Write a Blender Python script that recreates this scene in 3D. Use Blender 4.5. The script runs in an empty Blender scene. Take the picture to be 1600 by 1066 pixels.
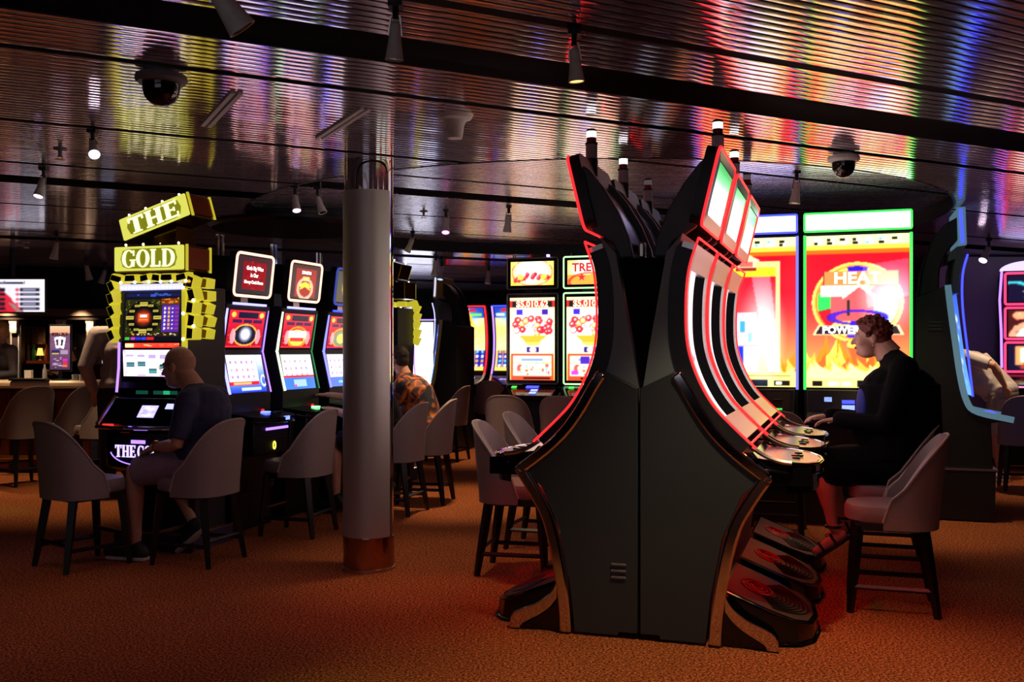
import bpy, math, random
import numpy as np
from mathutils import Vector, Matrix, Euler
rnd = random.Random(7)
S = bpy.context.scene
COL = S.collection
PI = math.pi

# ------------------------------------------------------------------ camera, world, exposure
F, H, HY = 1556.0, 1.42, 548.0          # focal length in pixels (of 1600), eye height, horizon row
cam_d = bpy.data.cameras.new('camera')
cam = bpy.data.objects.new('camera', cam_d)
COL.objects.link(cam)
cam.location = (0, 0, H)
cam.rotation_euler = (PI / 2, 0, 0)
cam_d.sensor_width = 36
cam_d.lens = F / 1600 * 36
cam_d.shift_y = (HY - 533) / 1600
cam_d.clip_start = .05
S.camera = cam
S.view_settings.view_transform = 'Standard'
S.view_settings.look = 'None'
S.view_settings.gamma = 1
S.view_settings.use_curve_mapping = False
S.view_settings.exposure = 0.0
S.cycles.use_denoising = True
S.cycles.max_bounces = 8
S.cycles.sample_clamp_indirect = 4
w = bpy.data.worlds.new('world')
S.world = w
w.use_nodes = True
w.node_tree.nodes['Background'].inputs[0].default_value = (.5, .4, .55, 1)
w.node_tree.nodes['Background'].inputs[1].default_value = .004

def spot(name, loc, target, power, color, angle=70, blend=.7, size=.06):
    l = bpy.data.lights.new(name, 'SPOT')
    l.energy = power; l.color = color
    l.spot_size = math.radians(angle); l.spot_blend = blend; l.shadow_soft_size = size
    o = bpy.data.objects.new(name, l); COL.objects.link(o)
    o.location = loc
    o.rotation_euler = (Vector(target) - Vector(loc)).to_track_quat('-Z', 'Y').to_euler()
    return o
WARM = (1, .66, .38)
# soft cool fill light, added far behind the camera to lift the room
al = bpy.data.lights.new('fill_light', 'AREA'); al.shape = 'RECTANGLE'; al.size = 5; al.size_y = 1.6; al.energy = 14; al.color = (.9, .88, 1)
ao = bpy.data.objects.new('fill_light', al); COL.objects.link(ao); ao.location = (-1.5, -2.7, 1.9); ao.rotation_euler = (math.radians(90), 0, math.radians(-8))
# downlights of the room: over the aisle, in front of the bank, by the bar and along the right aisle
for x, y, p, ang in ((-.45, 9.4, 200, 60), (1.0, 4.0, 150, 84), (3.3, 8.0, 110, 54), (-4.1, 9.6, 130, 76), (-.5, 6.6, 52, 60),
                     (-3.4, 5.4, 10, 80), (5.2, 7.2, 26, 66), (-.2, 13.4, 180, 70), (5.2, 10.4, 110, 64), (1.6, 11.8, 60, 60), (-5.6, 11.1, 150, 80),
                     (6.4, 12.0, 60, 70)):
    spot('downlight', (x, y, 2.6), (x, y, 0), p, WARM, ang, .8)

for x, p in ((-7.4, 70), (-6.3, 70), (-5.5, 50)):
    spot('wall_washer', (x, 14.4, 2.0), (x, 15.1, .9), p * .5, WARM, 96, .9)
# coloured effect lights that leave violet, magenta and green pools on the carpet
for x, y, p, c, ang in ((-2.0, 5.3, 17, (1, .34, .5), 84), (-4.75, 8.7, 34, (.1, 1, .15), 28), (-.72, 4.0, 22, (.5, 1, .1), 24), (-3.4, 6.9, 10, (.6, .3, 1), 44), (-.55, 5.6, 20, (1, .12, .1), 44), (2.1, 4.9, 24, (1, .1, .1), 46)):
    spot('effect_light', (x, y, 2.6), (x, y, 0), p, c, ang, .9)
# ------------------------------------------------------------------ helpers
def at(px, py, Y): return Vector(((px - 800) / F * Y, Y, H + (HY - py) / F * Y))
def fl(px, py):
    Y = F * H / (py - HY); return Vector(((px - 800) / F * Y, Y, 0))
HC = 2.65
def ce(px, py, zc=HC):
    Y = F * (zc - H) / (HY - py); return Vector(((px - 800) / F * Y, Y, zc))

TH = math.radians(18.5)
AX = Vector((math.sin(TH), math.cos(TH), 0))      # along the banks, away from the camera
DX = Vector((math.cos(TH), -math.sin(TH), 0))     # across the banks, to the right
YAW_FRONT, YAW_RIGHT, YAW_LEFT, YAW_BACK = -TH, PI / 2 - TH, -PI / 2 - TH, PI - TH

def lin(c):
    c = np.asarray(c, float) / 255.0
    return np.where(c <= .04045, c / 12.92, ((c + .055) / 1.055) ** 2.4)

class MB:
    def __init__(s): s.v = []; s.f = []
    def add(s, vs, fs):
        o = len(s.v); s.v.extend([tuple(p) for p in vs]); s.f.extend([tuple(i + o for i in f) for f in fs]); return s
    def box(s, c, d, R=None):
        x, y, z = d[0] / 2, d[1] / 2, d[2] / 2
        p = [Vector((i * x, j * y, k * z)) for i in (-1, 1) for j in (-1, 1) for k in (-1, 1)]
        if R is not None: p = [R @ q for q in p]
        c = Vector(c)
        return s.add([q + c for q in p], [(0, 1, 3, 2), (4, 6, 7, 5), (0, 4, 5, 1), (2, 3, 7, 6), (0, 2, 6, 4), (1, 5, 7, 3)])
    def prism(s, prof, fn, t0, t1):
        n = len(prof)
        vs = [fn(a, b, t0) for a, b in prof] + [fn(a, b, t1) for a, b in prof]
        fs = [tuple(range(n))[::-1], tuple(range(n, 2 * n))]
        fs += [(i, (i + 1) % n, (i + 1) % n + n, i + n) for i in range(n)]
        return s.add(vs, fs)
    def tube(s, pts, rad, n=8, cap=True, ell=None, round_ends=False):
        pts = [Vector(p) for p in pts]
        if not hasattr(rad, '__len__'): rad = [rad] * len(pts)
        rad = list(rad)
        if round_ends:
            d0 = (pts[0] - pts[1]).normalized(); d1 = (pts[-1] - pts[-2]).normalized()
            a = [(pts[0] + d0 * rad[0] * k, rad[0] * m) for k, m in ((.97, .25), (.8, .6), (.45, .89))]
            b = [(pts[-1] + d1 * rad[-1] * k, rad[-1] * m) for k, m in ((.45, .89), (.8, .6), (.97, .25))]
            pts = [p for p, r in a] + pts + [p for p, r in b]; rad = [r for p, r in a] + rad + [r for p, r in b]
        vs = []; up = None
        for i, p in enumerate(pts):
            t = (pts[min(i + 1, len(pts) - 1)] - pts[max(i - 1, 0)])
            if t.length < 1e-9: t = Vector((0, 0, 1))
            t.normalize()
            if up is None:
                up = Vector((0, 1, 0)) if abs(t.y) < .9 else Vector((1, 0, 0))
            x = (up - t * up.dot(t)).normalized(); y = t.cross(x); up = x
            ex, ey = ell if ell else (1, 1)
            for k in range(n):
                a = 2 * PI * k / n
                vs.append(p + x * math.cos(a) * rad[i] * ex + y * math.sin(a) * rad[i] * ey)
        fs = []
        for i in range(len(pts) - 1):
            for k in range(n):
                k2 = (k + 1) % n
                fs.append((i * n + k, i * n + k2, (i + 1) * n + k2, (i + 1) * n + k))
        if cap:
            fs.append(tuple(range(n))[::-1]); m = (len(pts) - 1) * n; fs.append(tuple(range(m, m + n)))
        return s.add(vs, fs)
    def ring(s, pts, r, n=6):
        pts = [Vector(p) for p in pts]; N = len(pts); vs = []; fs = []
        nrm = Vector((0, 0, 0))
        for i in range(N): nrm += (pts[i] - pts[0]).cross(pts[(i + 1) % N] - pts[0])
        nrm.normalize()
        for i, p in enumerate(pts):
            t = (pts[(i + 1) % N] - pts[i - 1]).normalized(); x = nrm.cross(t)
            for k in range(n):
                a = 2 * PI * k / n; vs.append(p + x * math.cos(a) * r + nrm * math.sin(a) * r)
        for i in range(N):
            j = (i + 1) % N
            for k in range(n):
                k2 = (k + 1) % n; fs.append((i * n + k, j * n + k, j * n + k2, i * n + k2))
        return s.add(vs, fs)
    def lathe(s, prof, n=20, c=(0, 0, 0), a0=0, a1=2 * PI, cap=True):
        c = Vector(c); full = abs(a1 - a0 - 2 * PI) < 1e-6; m = n if full else n + 1; vs = []
        for r, z in prof:
            for k in range(m):
                a = a0 + (a1 - a0) * k / n; vs.append(c + Vector((r * math.cos(a), r * math.sin(a), z)))
        fs = []
        for i in range(len(prof) - 1):
            for k in range(n):
                k2 = (k + 1) % m; fs.append((i * m + k, i * m + k2, (i + 1) * m + k2, (i + 1) * m + k))
        if full and cap:
            if prof[0][0] > 1e-6: fs.append(tuple(range(m))[::-1])
            if prof[-1][0] > 1e-6: fs.append(tuple(range((len(prof) - 1) * m, len(prof) * m)))
        return s.add(vs, fs)
    def ball(s, c, r, R=None, nu=14, nv=9):
        c = Vector(c); r = r if hasattr(r, '__len__') else (r, r, r); vs = []
        for i in range(nv + 1):
            th = PI * i / nv
            for k in range(nu):
                a = 2 * PI * k / nu
                p = Vector((r[0] * math.sin(th) * math.cos(a), r[1] * math.sin(th) * math.sin(a), r[2] * math.cos(th)))
                vs.append((R @ p if R is not None else p) + c)
        fs = []
        for i in range(nv):
            for k in range(nu):
                k2 = (k + 1) % nu; fs.append((i * nu + k, (i + 1) * nu + k, (i + 1) * nu + k2, i * nu + k2))
        return s.add(vs, fs)
    def grid(s, fn, nu, nv):
        vs = [fn(i / (nu - 1), j / (nv - 1)) for j in range(nv) for i in range(nu)]
        return s.add(vs, [(j * nu + i, j * nu + i + 1, (j + 1) * nu + i + 1, (j + 1) * nu + i) for j in range(nv - 1) for i in range(nu - 1)])
    def mesh(s, name, m=None, smooth=35):
        me = bpy.data.meshes.new(name); me.from_pydata([tuple(p) for p in s.v], [], s.f)
        me.validate()
        if m: me.materials.append(m)
        if smooth:
            me.shade_smooth(); me.set_sharp_from_angle(angle=math.radians(smooth))
        me.update(); return me
    def build(s, name, m, parent=None, smooth=35, bev=0, kind=None, label=None):
        o = bpy.data.objects.new(name, s.mesh(name, m, smooth)); COL.objects.link(o)
        if parent: o.parent = parent
        if bev:
            b = o.modifiers.new('bevel', 'BEVEL'); b.width = bev; b.segments = 2; b.limit_method = 'ANGLE'; b.angle_limit = math.radians(40)
        if kind: o['kind'] = kind
        if label: o['label'] = label
        return o

def rrect(wd, ht, r, n=4):
    p = []
    for cx, cy, a in ((wd / 2 - r, ht / 2 - r, 0), (-wd / 2 + r, ht / 2 - r, 90), (-wd / 2 + r, -ht / 2 + r, 180), (wd / 2 - r, -ht / 2 + r, 270)):
        for k in range(n + 1):
            t = math.radians(a + 90 * k / n); p.append((cx + r * math.cos(t), cy + r * math.sin(t)))
    return p

def tag(o, label, cat, group=None, kind=None):
    o['label'] = label
    if cat: o['category'] = cat
    if group: o['group'] = group
    if kind: o['kind'] = kind
    return o
def thing(name, label, cat, loc=(0, 0, 0), yaw=0, group=None):
    o = bpy.data.objects.new(name, None); COL.objects.link(o)
    o.location = loc; o.rotation_euler = (0, 0, yaw); o.empty_display_size = .1
    return tag(o, label, cat, group)
def copy_tree(o, parent=None):
    c = o.copy(); COL.objects.link(c); c.parent = parent
    for ch in o.children: copy_tree(ch, c)
    return c
def dup(o, loc, yaw, label, group=None):
    c = copy_tree(o); c.location = loc; c.rotation_euler = (0, 0, yaw); c['label'] = label
    if group: c['group'] = group
    return c

# ------------------------------------------------------------------ materials
def mat(name, color, rough=.5, metal=0., noise=.08, scale=30., bump=0., spec=.5, coat=0.):
    m = bpy.data.materials.new(name); m.use_nodes = True
    nt = m.node_tree; N = nt.nodes; L = nt.links
    b = N['Principled BSDF']
    c = lin(color)
    tc = N.new('ShaderNodeTexCoord'); no = N.new('ShaderNodeTexNoise'); no.inputs['Scale'].default_value = scale; no.inputs['Detail'].default_value = 3
    L.new(tc.outputs['Object'], no.inputs['Vector'])
    r = N.new('ShaderNodeValToRGB')
    r.color_ramp.elements[0].color = (*(c * (1 - noise)), 1); r.color_ramp.elements[1].color = (*np.minimum(c * (1 + noise), 1), 1)
    r.color_ramp.elements[0].position = .3; r.color_ramp.elements[1].position = .7
    L.new(no.outputs['Fac'], r.inputs['Fac']); L.new(r.outputs['Color'], b.inputs['Base Color'])
    b.inputs['Roughness'].default_value = rough; b.inputs['Metallic'].default_value = metal
    b.inputs['Specular IOR Level'].default_value = spec; b.inputs['Coat Weight'].default_value = coat
    if bump:
        bn = N.new('ShaderNodeBump'); bn.inputs['Strength'].default_value = bump; bn.inputs['Distance'].default_value = .004
        L.new(no.outputs['Fac'], bn.inputs['Height']); L.new(bn.outputs['Normal'], b.inputs['Normal'])
    return m
def emis(name, color, strength):
    m = bpy.data.materials.new(name); m.use_nodes = True
    b = m.node_tree.nodes['Principled BSDF']; c = lin(color)
    b.inputs['Base Color'].default_value = (*(c * .4 + .02), 1); b.inputs['Roughness'].default_value = .4
    b.inputs['Emission Color'].default_value = (*c, 1); b.inputs['Emission Strength'].default_value = strength
    return m
def screen_mat(name, strength):
    m = bpy.data.materials.new(name); m.use_nodes = True
    nt = m.node_tree; b = nt.nodes['Principled BSDF']
    a = nt.nodes.new('ShaderNodeAttribute'); a.attribute_name = 'Col'
    b.inputs['Base Color'].default_value = (.01, .01, .012, 1); b.inputs['Roughness'].default_value = .2
    nt.links.new(a.outputs['Color'], b.inputs['Emission Color']); b.inputs['Emission Strength'].default_value = strength
    return m

M = {}
M['black'] = mat('black_plastic', (16, 17, 19), .45)
M['gloss'] = mat('gloss_black', (10, 10, 13), .12)
M['cabinet'] = mat('cabinet_graphite', (44, 52, 56), .5, noise=.05, scale=200)
M['cabinet2'] = mat('cabinet_teal_grey', (80, 92, 98), .5, noise=.05, scale=200)
M['shell'] = mat('shell_teal_grey', (124, 140, 146), .45, noise=.05, scale=200)
M['dark'] = mat('dark_cabinet', (30, 31, 36), .5)
M['chrome'] = mat('chrome', (215, 215, 220), .06, 1.0, noise=.02)
M['silver'] = mat('brushed_silver', (190, 186, 182), .28, 1.0, noise=.06, scale=90)
M['gold'] = mat('gold_metal', (225, 180, 60), .2, 1.0)
M['brass'] = mat('brass', (200, 160, 90), .3, 1.0)
M['leather'] = mat('grey_leather', (140, 128, 126), .5, noise=.06, scale=60, bump=.08)
M['piping'] = mat('pale_piping', (172, 160, 152), .5)
M['legs'] = mat('black_wood', (14, 13, 14), .35)
M['white_paint'] = mat('white_paint', (205, 203, 198), .5)
M['grey_paint'] = mat('grey_paint', (120, 118, 122), .5)
M['smoke'] = mat('smoked_dome', (8, 8, 10), .08, coat=.5)
M['clear_grey'] = mat('ribbed_lens', (176, 178, 186), .2, .2)
M['matte'] = mat('matte_black', (8, 8, 9), .9, spec=.1)
M['red_plastic'] = mat('red_plastic', (130, 12, 18), .35)
M['pad'] = mat('pad_bronze', (74, 64, 50), .5, .3)
M['pad_red'] = mat('pad_red_print', (190, 24, 36), .35)
M['skin'] = mat('skin', (206, 152, 122), .5, noise=.05, scale=40)
M['skin2'] = mat('skin_pale', (212, 164, 142), .5, noise=.05, scale=40)
M['lip'] = mat('lips', (150, 84, 76), .5)
M['eye'] = mat('eye_white', (225, 222, 216), .2)
M['iris'] = mat('iris', (40, 30, 24), .15)

e_white = emis('light_white', (255, 250, 245), 3.0)
e_red = emis('led_red', (255, 34, 40), 2.2)
e_redglow = emis('led_red_underglow', (255, 14, 20), 20.0)
e_blue = emis('led_blue', (50, 60, 255), 3.0)
e_bluewhite = emis('led_blue_white', (150, 150, 255), 2.6)
e_violet = emis('led_violet', (150, 110, 255), 2.6)
e_green = emis('led_green', (50, 235, 80), 1.8)
e_greenwhite = emis('led_green_white', (215, 255, 215), 3.0)
e_yellow = emis('led_yellow', (245, 240, 80), 2.0)
e_gold = emis('gold_bar_lit', (222, 208, 50), .7)
e_bulb = emis('bulb_warm', (255, 244, 190), 6.0)
e_pink = emis('led_pink', (255, 60, 110), 1.8)
e_warmframe = emis('led_warm_frame', (255, 190, 170), 2.0)
e_spot = emis('spot_lens_lit', (255, 225, 250), 9.0)
e_spot2 = emis('spot_lens_violet', (225, 190, 255), 7.0)
M['scr1'] = screen_mat('screen_bright', 1.9)
M['scr2'] = screen_mat('screen_giant', 2.3)
M['scr'] = screen_mat('screen_normal', 1.15)
M['scr_dim'] = screen_mat('screen_dim', .55)

# ------------------------------------------------------------------ screen pictures painted on vertex grids
class Cv:
    def __init__(s, w, h, bg=(0, 0, 0)):
        s.w, s.h = w, h
        s.U, s.V = np.meshgrid((np.arange(w)) / (w - 1), (np.arange(h)) / (h - 1))
        s.a = np.zeros((h, w, 3)); s.a[:] = bg
        s.r = np.random.RandomState(w * 131 + h)
    def put(s, m, c, al=1.): s.a[m] = s.a[m] * (1 - al) + np.asarray(c, float) * al; return s
    def rect(s, u0, v0, u1, v1, c, al=1.): return s.put((s.U >= u0) & (s.U <= u1) & (s.V >= v0) & (s.V <= v1), c, al)
    def ell(s, cu, cv, ru, rv, c, al=1., inner=0.):
        q = ((s.U - cu) / ru) ** 2 + ((s.V - cv) / rv) ** 2
        return s.put((q <= 1) & (q >= inner * inner), c, al)
    def glow(s, cu, cv, ru, rv, c, k=1.):
        q = np.clip(1 - np.sqrt(((s.U - cu) / ru) ** 2 + ((s.V - cv) / rv) ** 2), 0, 1)[..., None] * k
        q = np.clip(q, 0, 1); s.a = s.a * (1 - q) + np.asarray(c, float) * q; return s
    def poly(s, pts, c, al=1.):
        ins = np.zeros(s.U.shape, bool); n = len(pts)
        for i in range(n):
            (x0, y0), (x1, y1) = pts[i], pts[(i + 1) % n]
            if y0 == y1: continue
            cr = ((y0 > s.V) != (y1 > s.V)) & (s.U < (x1 - x0) * (s.V - y0) / (y1 - y0) + x0); ins ^= cr
        return s.put(ins, c, al)
    def grad(s, v0, v1, c0, c1, u0=0, u1=1):
        m = (s.V >= v0) & (s.V <= v1) & (s.U >= u0) & (s.U <= u1); t = ((s.V[m] - v0) / max(v1 - v0, 1e-6))[:, None]
        s.a[m] = np.asarray(c0, float) * (1 - t) + np.asarray(c1, float) * t; return s
    def wheel(s, cu, cv, ru, rv, cols, a0=0):
        q = ((s.U - cu) / ru) ** 2 + ((s.V - cv) / rv) ** 2; an = (np.arctan2((s.V - cv) / rv, (s.U - cu) / ru) - a0) % (2 * PI)
        k = (an / (2 * PI) * len(cols)).astype(int) % len(cols)
        for i, c in enumerate(cols): s.put((q <= 1) & (k == i), c)
        return s
    def specks(s, u0, v0, u1, v1, n, cols, du=.03, dv=.012):
        for i in range(n):
            u = s.r.uniform(u0, u1); v = s.r.uniform(v0, v1); s.rect(u, v, u + du * s.r.uniform(.5, 1.5), v + dv * s.r.uniform(.6, 1.4), cols[s.r.randint(len(cols))], .85)
        return s
    def flames(s, v0, hgt, cols, n=9, u0=0., u1=1.):
        for c, k in cols:
            for i in range(n):
                u = u0 + (u1 - u0) * (i + s.r.uniform(.1, .9)) / n; hh = hgt * k * s.r.uniform(.5, 1.1); wd = (u1 - u0) / n * 1.1
                sh = s.r.uniform(-.6, .6) * wd
                s.poly([(u - wd * .6, v0), (u - wd * .5 + sh * .3, v0 + hh * .45), (u - wd * .15 + sh, v0 + hh * .7), (u + sh * 1.5, v0 + hh), (u + wd * .25 + sh, v0 + hh * .6), (u + wd * .6, v0 + hh * .3), (u + wd * .6, v0)], c)
        return s
    def blur(s, n=1):
        for _ in range(n):
            p = np.pad(s.a, ((1, 1), (1, 1), (0, 0)), 'edge'); s.a = (p[:-2, 1:-1] + p[2:, 1:-1] + p[1:-1, :-2] + p[1:-1, 2:] + 2 * s.a) / 6
        return s
def screen(name, cv, fn, m, parent, label=None):
    h, w = cv.h, cv.w
    us = np.linspace(0, 1, w); vs = np.linspace(0, 1, h)
    P = [fn(u, v) for v in vs for u in us]
    idx = np.arange(w * h).reshape(h, w)
    q = np.stack([idx[:-1, :-1], idx[:-1, 1:], idx[1:, 1:], idx[1:, :-1]], -1).reshape(-1, 4)
    me = bpy.data.meshes.new(name); me.from_pydata([tuple(p) for p in P], [], q.tolist())
    ca = me.color_attributes.new('Col', 'FLOAT_COLOR', 'POINT')
    rgba = np.ones((w * h, 4)); rgba[:, :3] = lin(np.clip(cv.a, 0, 255)).reshape(-1, 3)
    ca.data.foreach_set('color', rgba.ravel().astype(np.float32))
    me.materials.append(m); me.update()
    o = bpy.data.objects.new(name, me); COL.objects.link(o); o.parent = parent
    if label: o['label'] = label
    return o
def flat(x0, z0, x1, z1, y0, y1=None):
    y1 = y0 if y1 is None else y1
    return lambda u, v: (x0 + (x1 - x0) * u, y0 + (y1 - y0) * v, z0 + (z1 - z0) * v)
def text(s, size, m, parent, loc, tilt=0., name='lettering', bold=0., xs=1., rot=0.):
    c = bpy.data.curves.new('txt', 'FONT'); c.body = s; c.size = size; c.align_x = 'CENTER'; c.align_y = 'CENTER'; c.offset = bold; c.resolution_u = 2
    o = bpy.data.objects.new('txt', c)
    me = bpy.data.meshes.new_from_object(o); bpy.data.objects.remove(o); bpy.data.curves.remove(c)
    me.name = name
    me.materials.clear(); me.materials.append(m)
    t = bpy.data.objects.new(name, me); COL.objects.link(t); t.parent = parent
    t.location = loc; t.scale = (xs, 1, 1)
    t.rotation_euler = (Matrix.Rotation(tilt, 3, 'X') @ Matrix.Rotation(rot, 3, 'Y') @ Matrix.Rotation(PI / 2, 3, 'X')).to_euler()
    return t
# ------------------------------------------------------------------ the room
X0, X1, Y0, Y1 = -10.5, 10.5, -3.0, 20.5
def carpet_material():
    m = bpy.data.materials.new('speckled_carpet'); m.use_nodes = True
    nt = m.node_tree; N = nt.nodes; L = nt.links; b = N['Principled BSDF']
    tc = N.new('ShaderNodeTexCoord')
    n1 = N.new('ShaderNodeTexNoise'); n1.inputs['Scale'].default_value = 82; n1.inputs['Detail'].default_value = 4; n1.inputs['Roughness'].default_value = .7
    r1 = N.new('ShaderNodeValToRGB'); e = r1.color_ramp.elements
    e[0].position = .40; e[0].color = (*lin((52, 26, 16)), 1); e[1].position = .62; e[1].color = (*lin((236, 156, 92)), 1)
    x = e.new(.48); x.color = (*lin((146, 74, 44)), 1); x = e.new(.55); x.color = (*lin((190, 112, 56)), 1)
    n2 = N.new('ShaderNodeTexNoise'); n2.inputs['Scale'].default_value = 2.2; n2.inputs['Detail'].default_value = 2
    r2 = N.new('ShaderNodeValToRGB'); r2.color_ramp.elements[0].color = (.72, .7, .7, 1); r2.color_ramp.elements[1].color = (1, 1, 1, 1)
    mx = N.new('ShaderNodeMix'); mx.data_type = 'RGBA'; mx.blend_type = 'MULTIPLY'; mx.inputs[0].default_value = 1
    L.new(tc.outputs['Object'], n1.inputs['Vector']); L.new(tc.outputs['Object'], n2.inputs['Vector'])
    L.new(n1.outputs['Fac'], r1.inputs['Fac']); L.new(n2.outputs['Fac'], r2.inputs['Fac'])
    L.new(r1.outputs['Color'], mx.inputs[6]); L.new(r2.outputs['Color'], mx.inputs[7]); L.new(mx.outputs[2], b.inputs['Base Color'])
    b.inputs['Roughness'].default_value = .95; b.inputs['Specular IOR Level'].default_value = .1
    bn = N.new('ShaderNodeBump'); bn.inputs['Strength'].default_value = .6; bn.inputs['Distance'].default_value = .008
    L.new(n1.outputs['Fac'], bn.inputs['Height']); L.new(bn.outputs['Normal'], b.inputs['Normal'])
    return m
MB().box(((X0 + X1) / 2, (Y0 + Y1) / 2, -.05), (X1 - X0, Y1 - Y0, .1)).build('floor', carpet_material(), kind='structure')

wall_m = mat('wall_dark_panel', (40, 32, 34), .7, noise=.15, scale=3)
lightwall = mat('wall_pale_panel', (186, 178, 186), .6, noise=.05, scale=2)
ZT = 2.86
for nm, c, d in (('wall_back', (0, Y1 + .05, ZT / 2), (X1 - X0, .1, ZT)), ('wall_left', (X0 - .05, (Y0 + Y1) / 2, ZT / 2), (.1, Y1 - Y0, ZT)),
                 ('wall_right', (X1 + .05, (Y0 + Y1) / 2, ZT / 2), (.1, Y1 - Y0, ZT)), ('wall_front', (0, Y0 - .05, ZT / 2), (X1 - X0, .1, ZT))):
    MB().box(c, d).build(nm, wall_m, kind='structure')
ceil_b = mat('ceiling_black', (9, 9, 10), .7)
ceil = MB().box(((X0 + X1) / 2, (Y0 + Y1) / 2, ZT + .03), (X1 - X0, Y1 - Y0, .06)).build('ceiling', ceil_b, kind='structure')

PHI = math.radians(27.4)
US = (math.cos(PHI), math.sin(PHI)); VS = (-math.sin(PHI), math.cos(PHI))
def slat_material():
    m = bpy.data.materials.new('slat_metal'); m.use_nodes = True
    nt = m.node_tree; N = nt.nodes; L = nt.links; b = N['Principled BSDF']
    tc = N.new('ShaderNodeTexCoord'); mp = N.new('ShaderNodeMapping')
    mp.inputs['Rotation'].default_value = (0, 0, -PHI); mp.inputs['Scale'].default_value = (.9, 40, 1)
    no = N.new('ShaderNodeTexNoise'); no.inputs['Scale'].default_value = 1.6; no.inputs['Detail'].default_value = 4
    L.new(tc.outputs['Object'], mp.inputs['Vector']); L.new(mp.outputs['Vector'], no.inputs['Vector'])
    r = N.new('ShaderNodeValToRGB'); r.color_ramp.elements[0].position = .3; r.color_ramp.elements[1].position = .7
    r.color_ramp.elements[0].color = (*lin((214, 196, 216)), 1); r.color_ramp.elements[1].color = (*lin((246, 232, 248)), 1)
    rr = N.new('ShaderNodeMapRange'); rr.inputs['From Min'].default_value = .3; rr.inputs['From Max'].default_value = .7
    rr.inputs['To Min'].default_value = .06; rr.inputs['To Max'].default_value = .14
    L.new(no.outputs['Fac'], r.inputs['Fac']); L.new(no.outputs['Fac'], rr.inputs['Value'])
    L.new(r.outputs['Color'], b.inputs['Base Color']); L.new(rr.outputs['Result'], b.inputs['Roughness'])
    b.inputs['Metallic'].default_value = .8
    return m
slat_m = slat_material()
slat_in = slat_material(); slat_in.name = 'slat_metal_satin'
for nd in slat_in.node_tree.nodes:
    if nd.type == 'MAP_RANGE': nd.inputs['To Min'].default_value = .2; nd.inputs['To Max'].default_value = .3
RC = (.747, 9.575); RR = 3.21                       # the round raised field of the ceiling
PITCH, SW = .0573, .043
def clip_rect(v):
    lo, hi = -99., 99.
    for p, d, a, b in ((v * VS[0], US[0], X0 + .02, X1 - .02), (v * VS[1], US[1], Y0 + .02, Y1 - .02)):
        t0, t1 = (a - p) / d, (b - p) / d
        if t0 > t1: t0, t1 = t1, t0
        lo, hi = max(lo, t0), min(hi, t1)
    return lo, hi
def slat_add(mb, v, t0, t1, z, tilt):
    n = 5; vs = []
    for t in (t0, t1):
        for k in range(n):
            q = -1 + 2 * k / (n - 1); vv = v + q * SW / 2
            vs.append((t * US[0] + vv * VS[0], t * US[1] + vv * VS[1], z - .0006 * (1 - q * q) + q * tilt))
    mb.add(vs, [(k, k + 1, n + k + 1, n + k) for k in range(n - 1)])
    e = [vs[0], vs[n], vs[n - 1], vs[2 * n - 1]]                 # folded edges
    mb.add([e[0], e[1], (e[1][0], e[1][1], z + .005), (e[0][0], e[0][1], z + .005), e[2], e[3], (e[3][0], e[3][1], z + .005), (e[2][0], e[2][1], z + .005)], [(0, 1, 2, 3), (5, 4, 7, 6)])
GAPS = [(1.86, .062)] + [(x, .062) for x in (3.25, 4.50, 5.94, 7.26, 9.3, 10.6, 11.4, 13.2, 14.6, 15.9)] + [(x, .34) for x in (3.865, 7.985, 12.1, 16.2)]
rs = np.random.RandomState(3)
far = MB(); nsl = 0
v = -2.6
while v < 22:
    t0, t1 = clip_rect(v)
    skip = any(abs(v - g) < wd / 2 for g, wd in GAPS)
    if t1 - t0 > .3 and not skip:
        tl = rs.uniform(-.00022, .00022)
        dv = v - (RC[0] * VS[0] + RC[1] * VS[1]); uc = RC[0] * US[0] + RC[1] * US[1]
        segs = [(t0, t1)]; ins = None
        if abs(dv) < RR - .02:
            hcd = math.sqrt(RR * RR - dv * dv); a, b = max(t0, uc - hcd), min(t1, uc + hcd)
            segs = [(t0, a), (b, t1)]; ins = (a, b)
        mb = MB() if (v > 1.6 and v < 11.3) else far
        for s0, s1 in segs:
            if s1 - s0 > .03: slat_add(mb, v, s0, s1, HC, tl)
        if ins:
            mi = MB(); slat_add(mi, v, ins[0] + .01, ins[1] - .01, 2.78, tl); mi.build('slat', slat_in, ceil, smooth=20)
        if mb is not far: mb.build('slat', slat_m, ceil, smooth=0 or 20)
    v += PITCH
far.build('slat_field', slat_m, ceil, smooth=20, kind='stuff')
rim = MB(); nseg = 96
rim.lathe([(RR - .004, HC - .004), (RR - .004, ZT), (RR + .006, ZT), (RR + .006, HC - .004), (RR - .004, HC - .004)], nseg, (RC[0], RC[1], 0), cap=False)
rim.build('trim_1', mat('rim_dark', (40, 40, 44), .4), kind='structure')
# round black soffit above the left bank
dc = (-2.15, 9.75)
MB().lathe([(.01, 2.60), (.76, 2.60), (.80, 2.63), (.80, 2.66), (.77, 2.67), (.77, 2.70)], 48, (dc[0], dc[1], 0)).build('trim_2', mat('soffit_black', (12, 12, 14), .3), kind='structure')

# pale partition at the far right with a door, light wall behind the right cabinet
MB().box((6.75, 12.9, ZT / 2 - .1), (2.5, .1, ZT - .26)).build('wall_alcove', lightwall, kind='structure')
MB().box((5.3, 14.6, 2.25), (6.5, .12, .7)).build('trim_3', mat('bulkhead', (52, 48, 56), .6), kind='structure')

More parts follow.
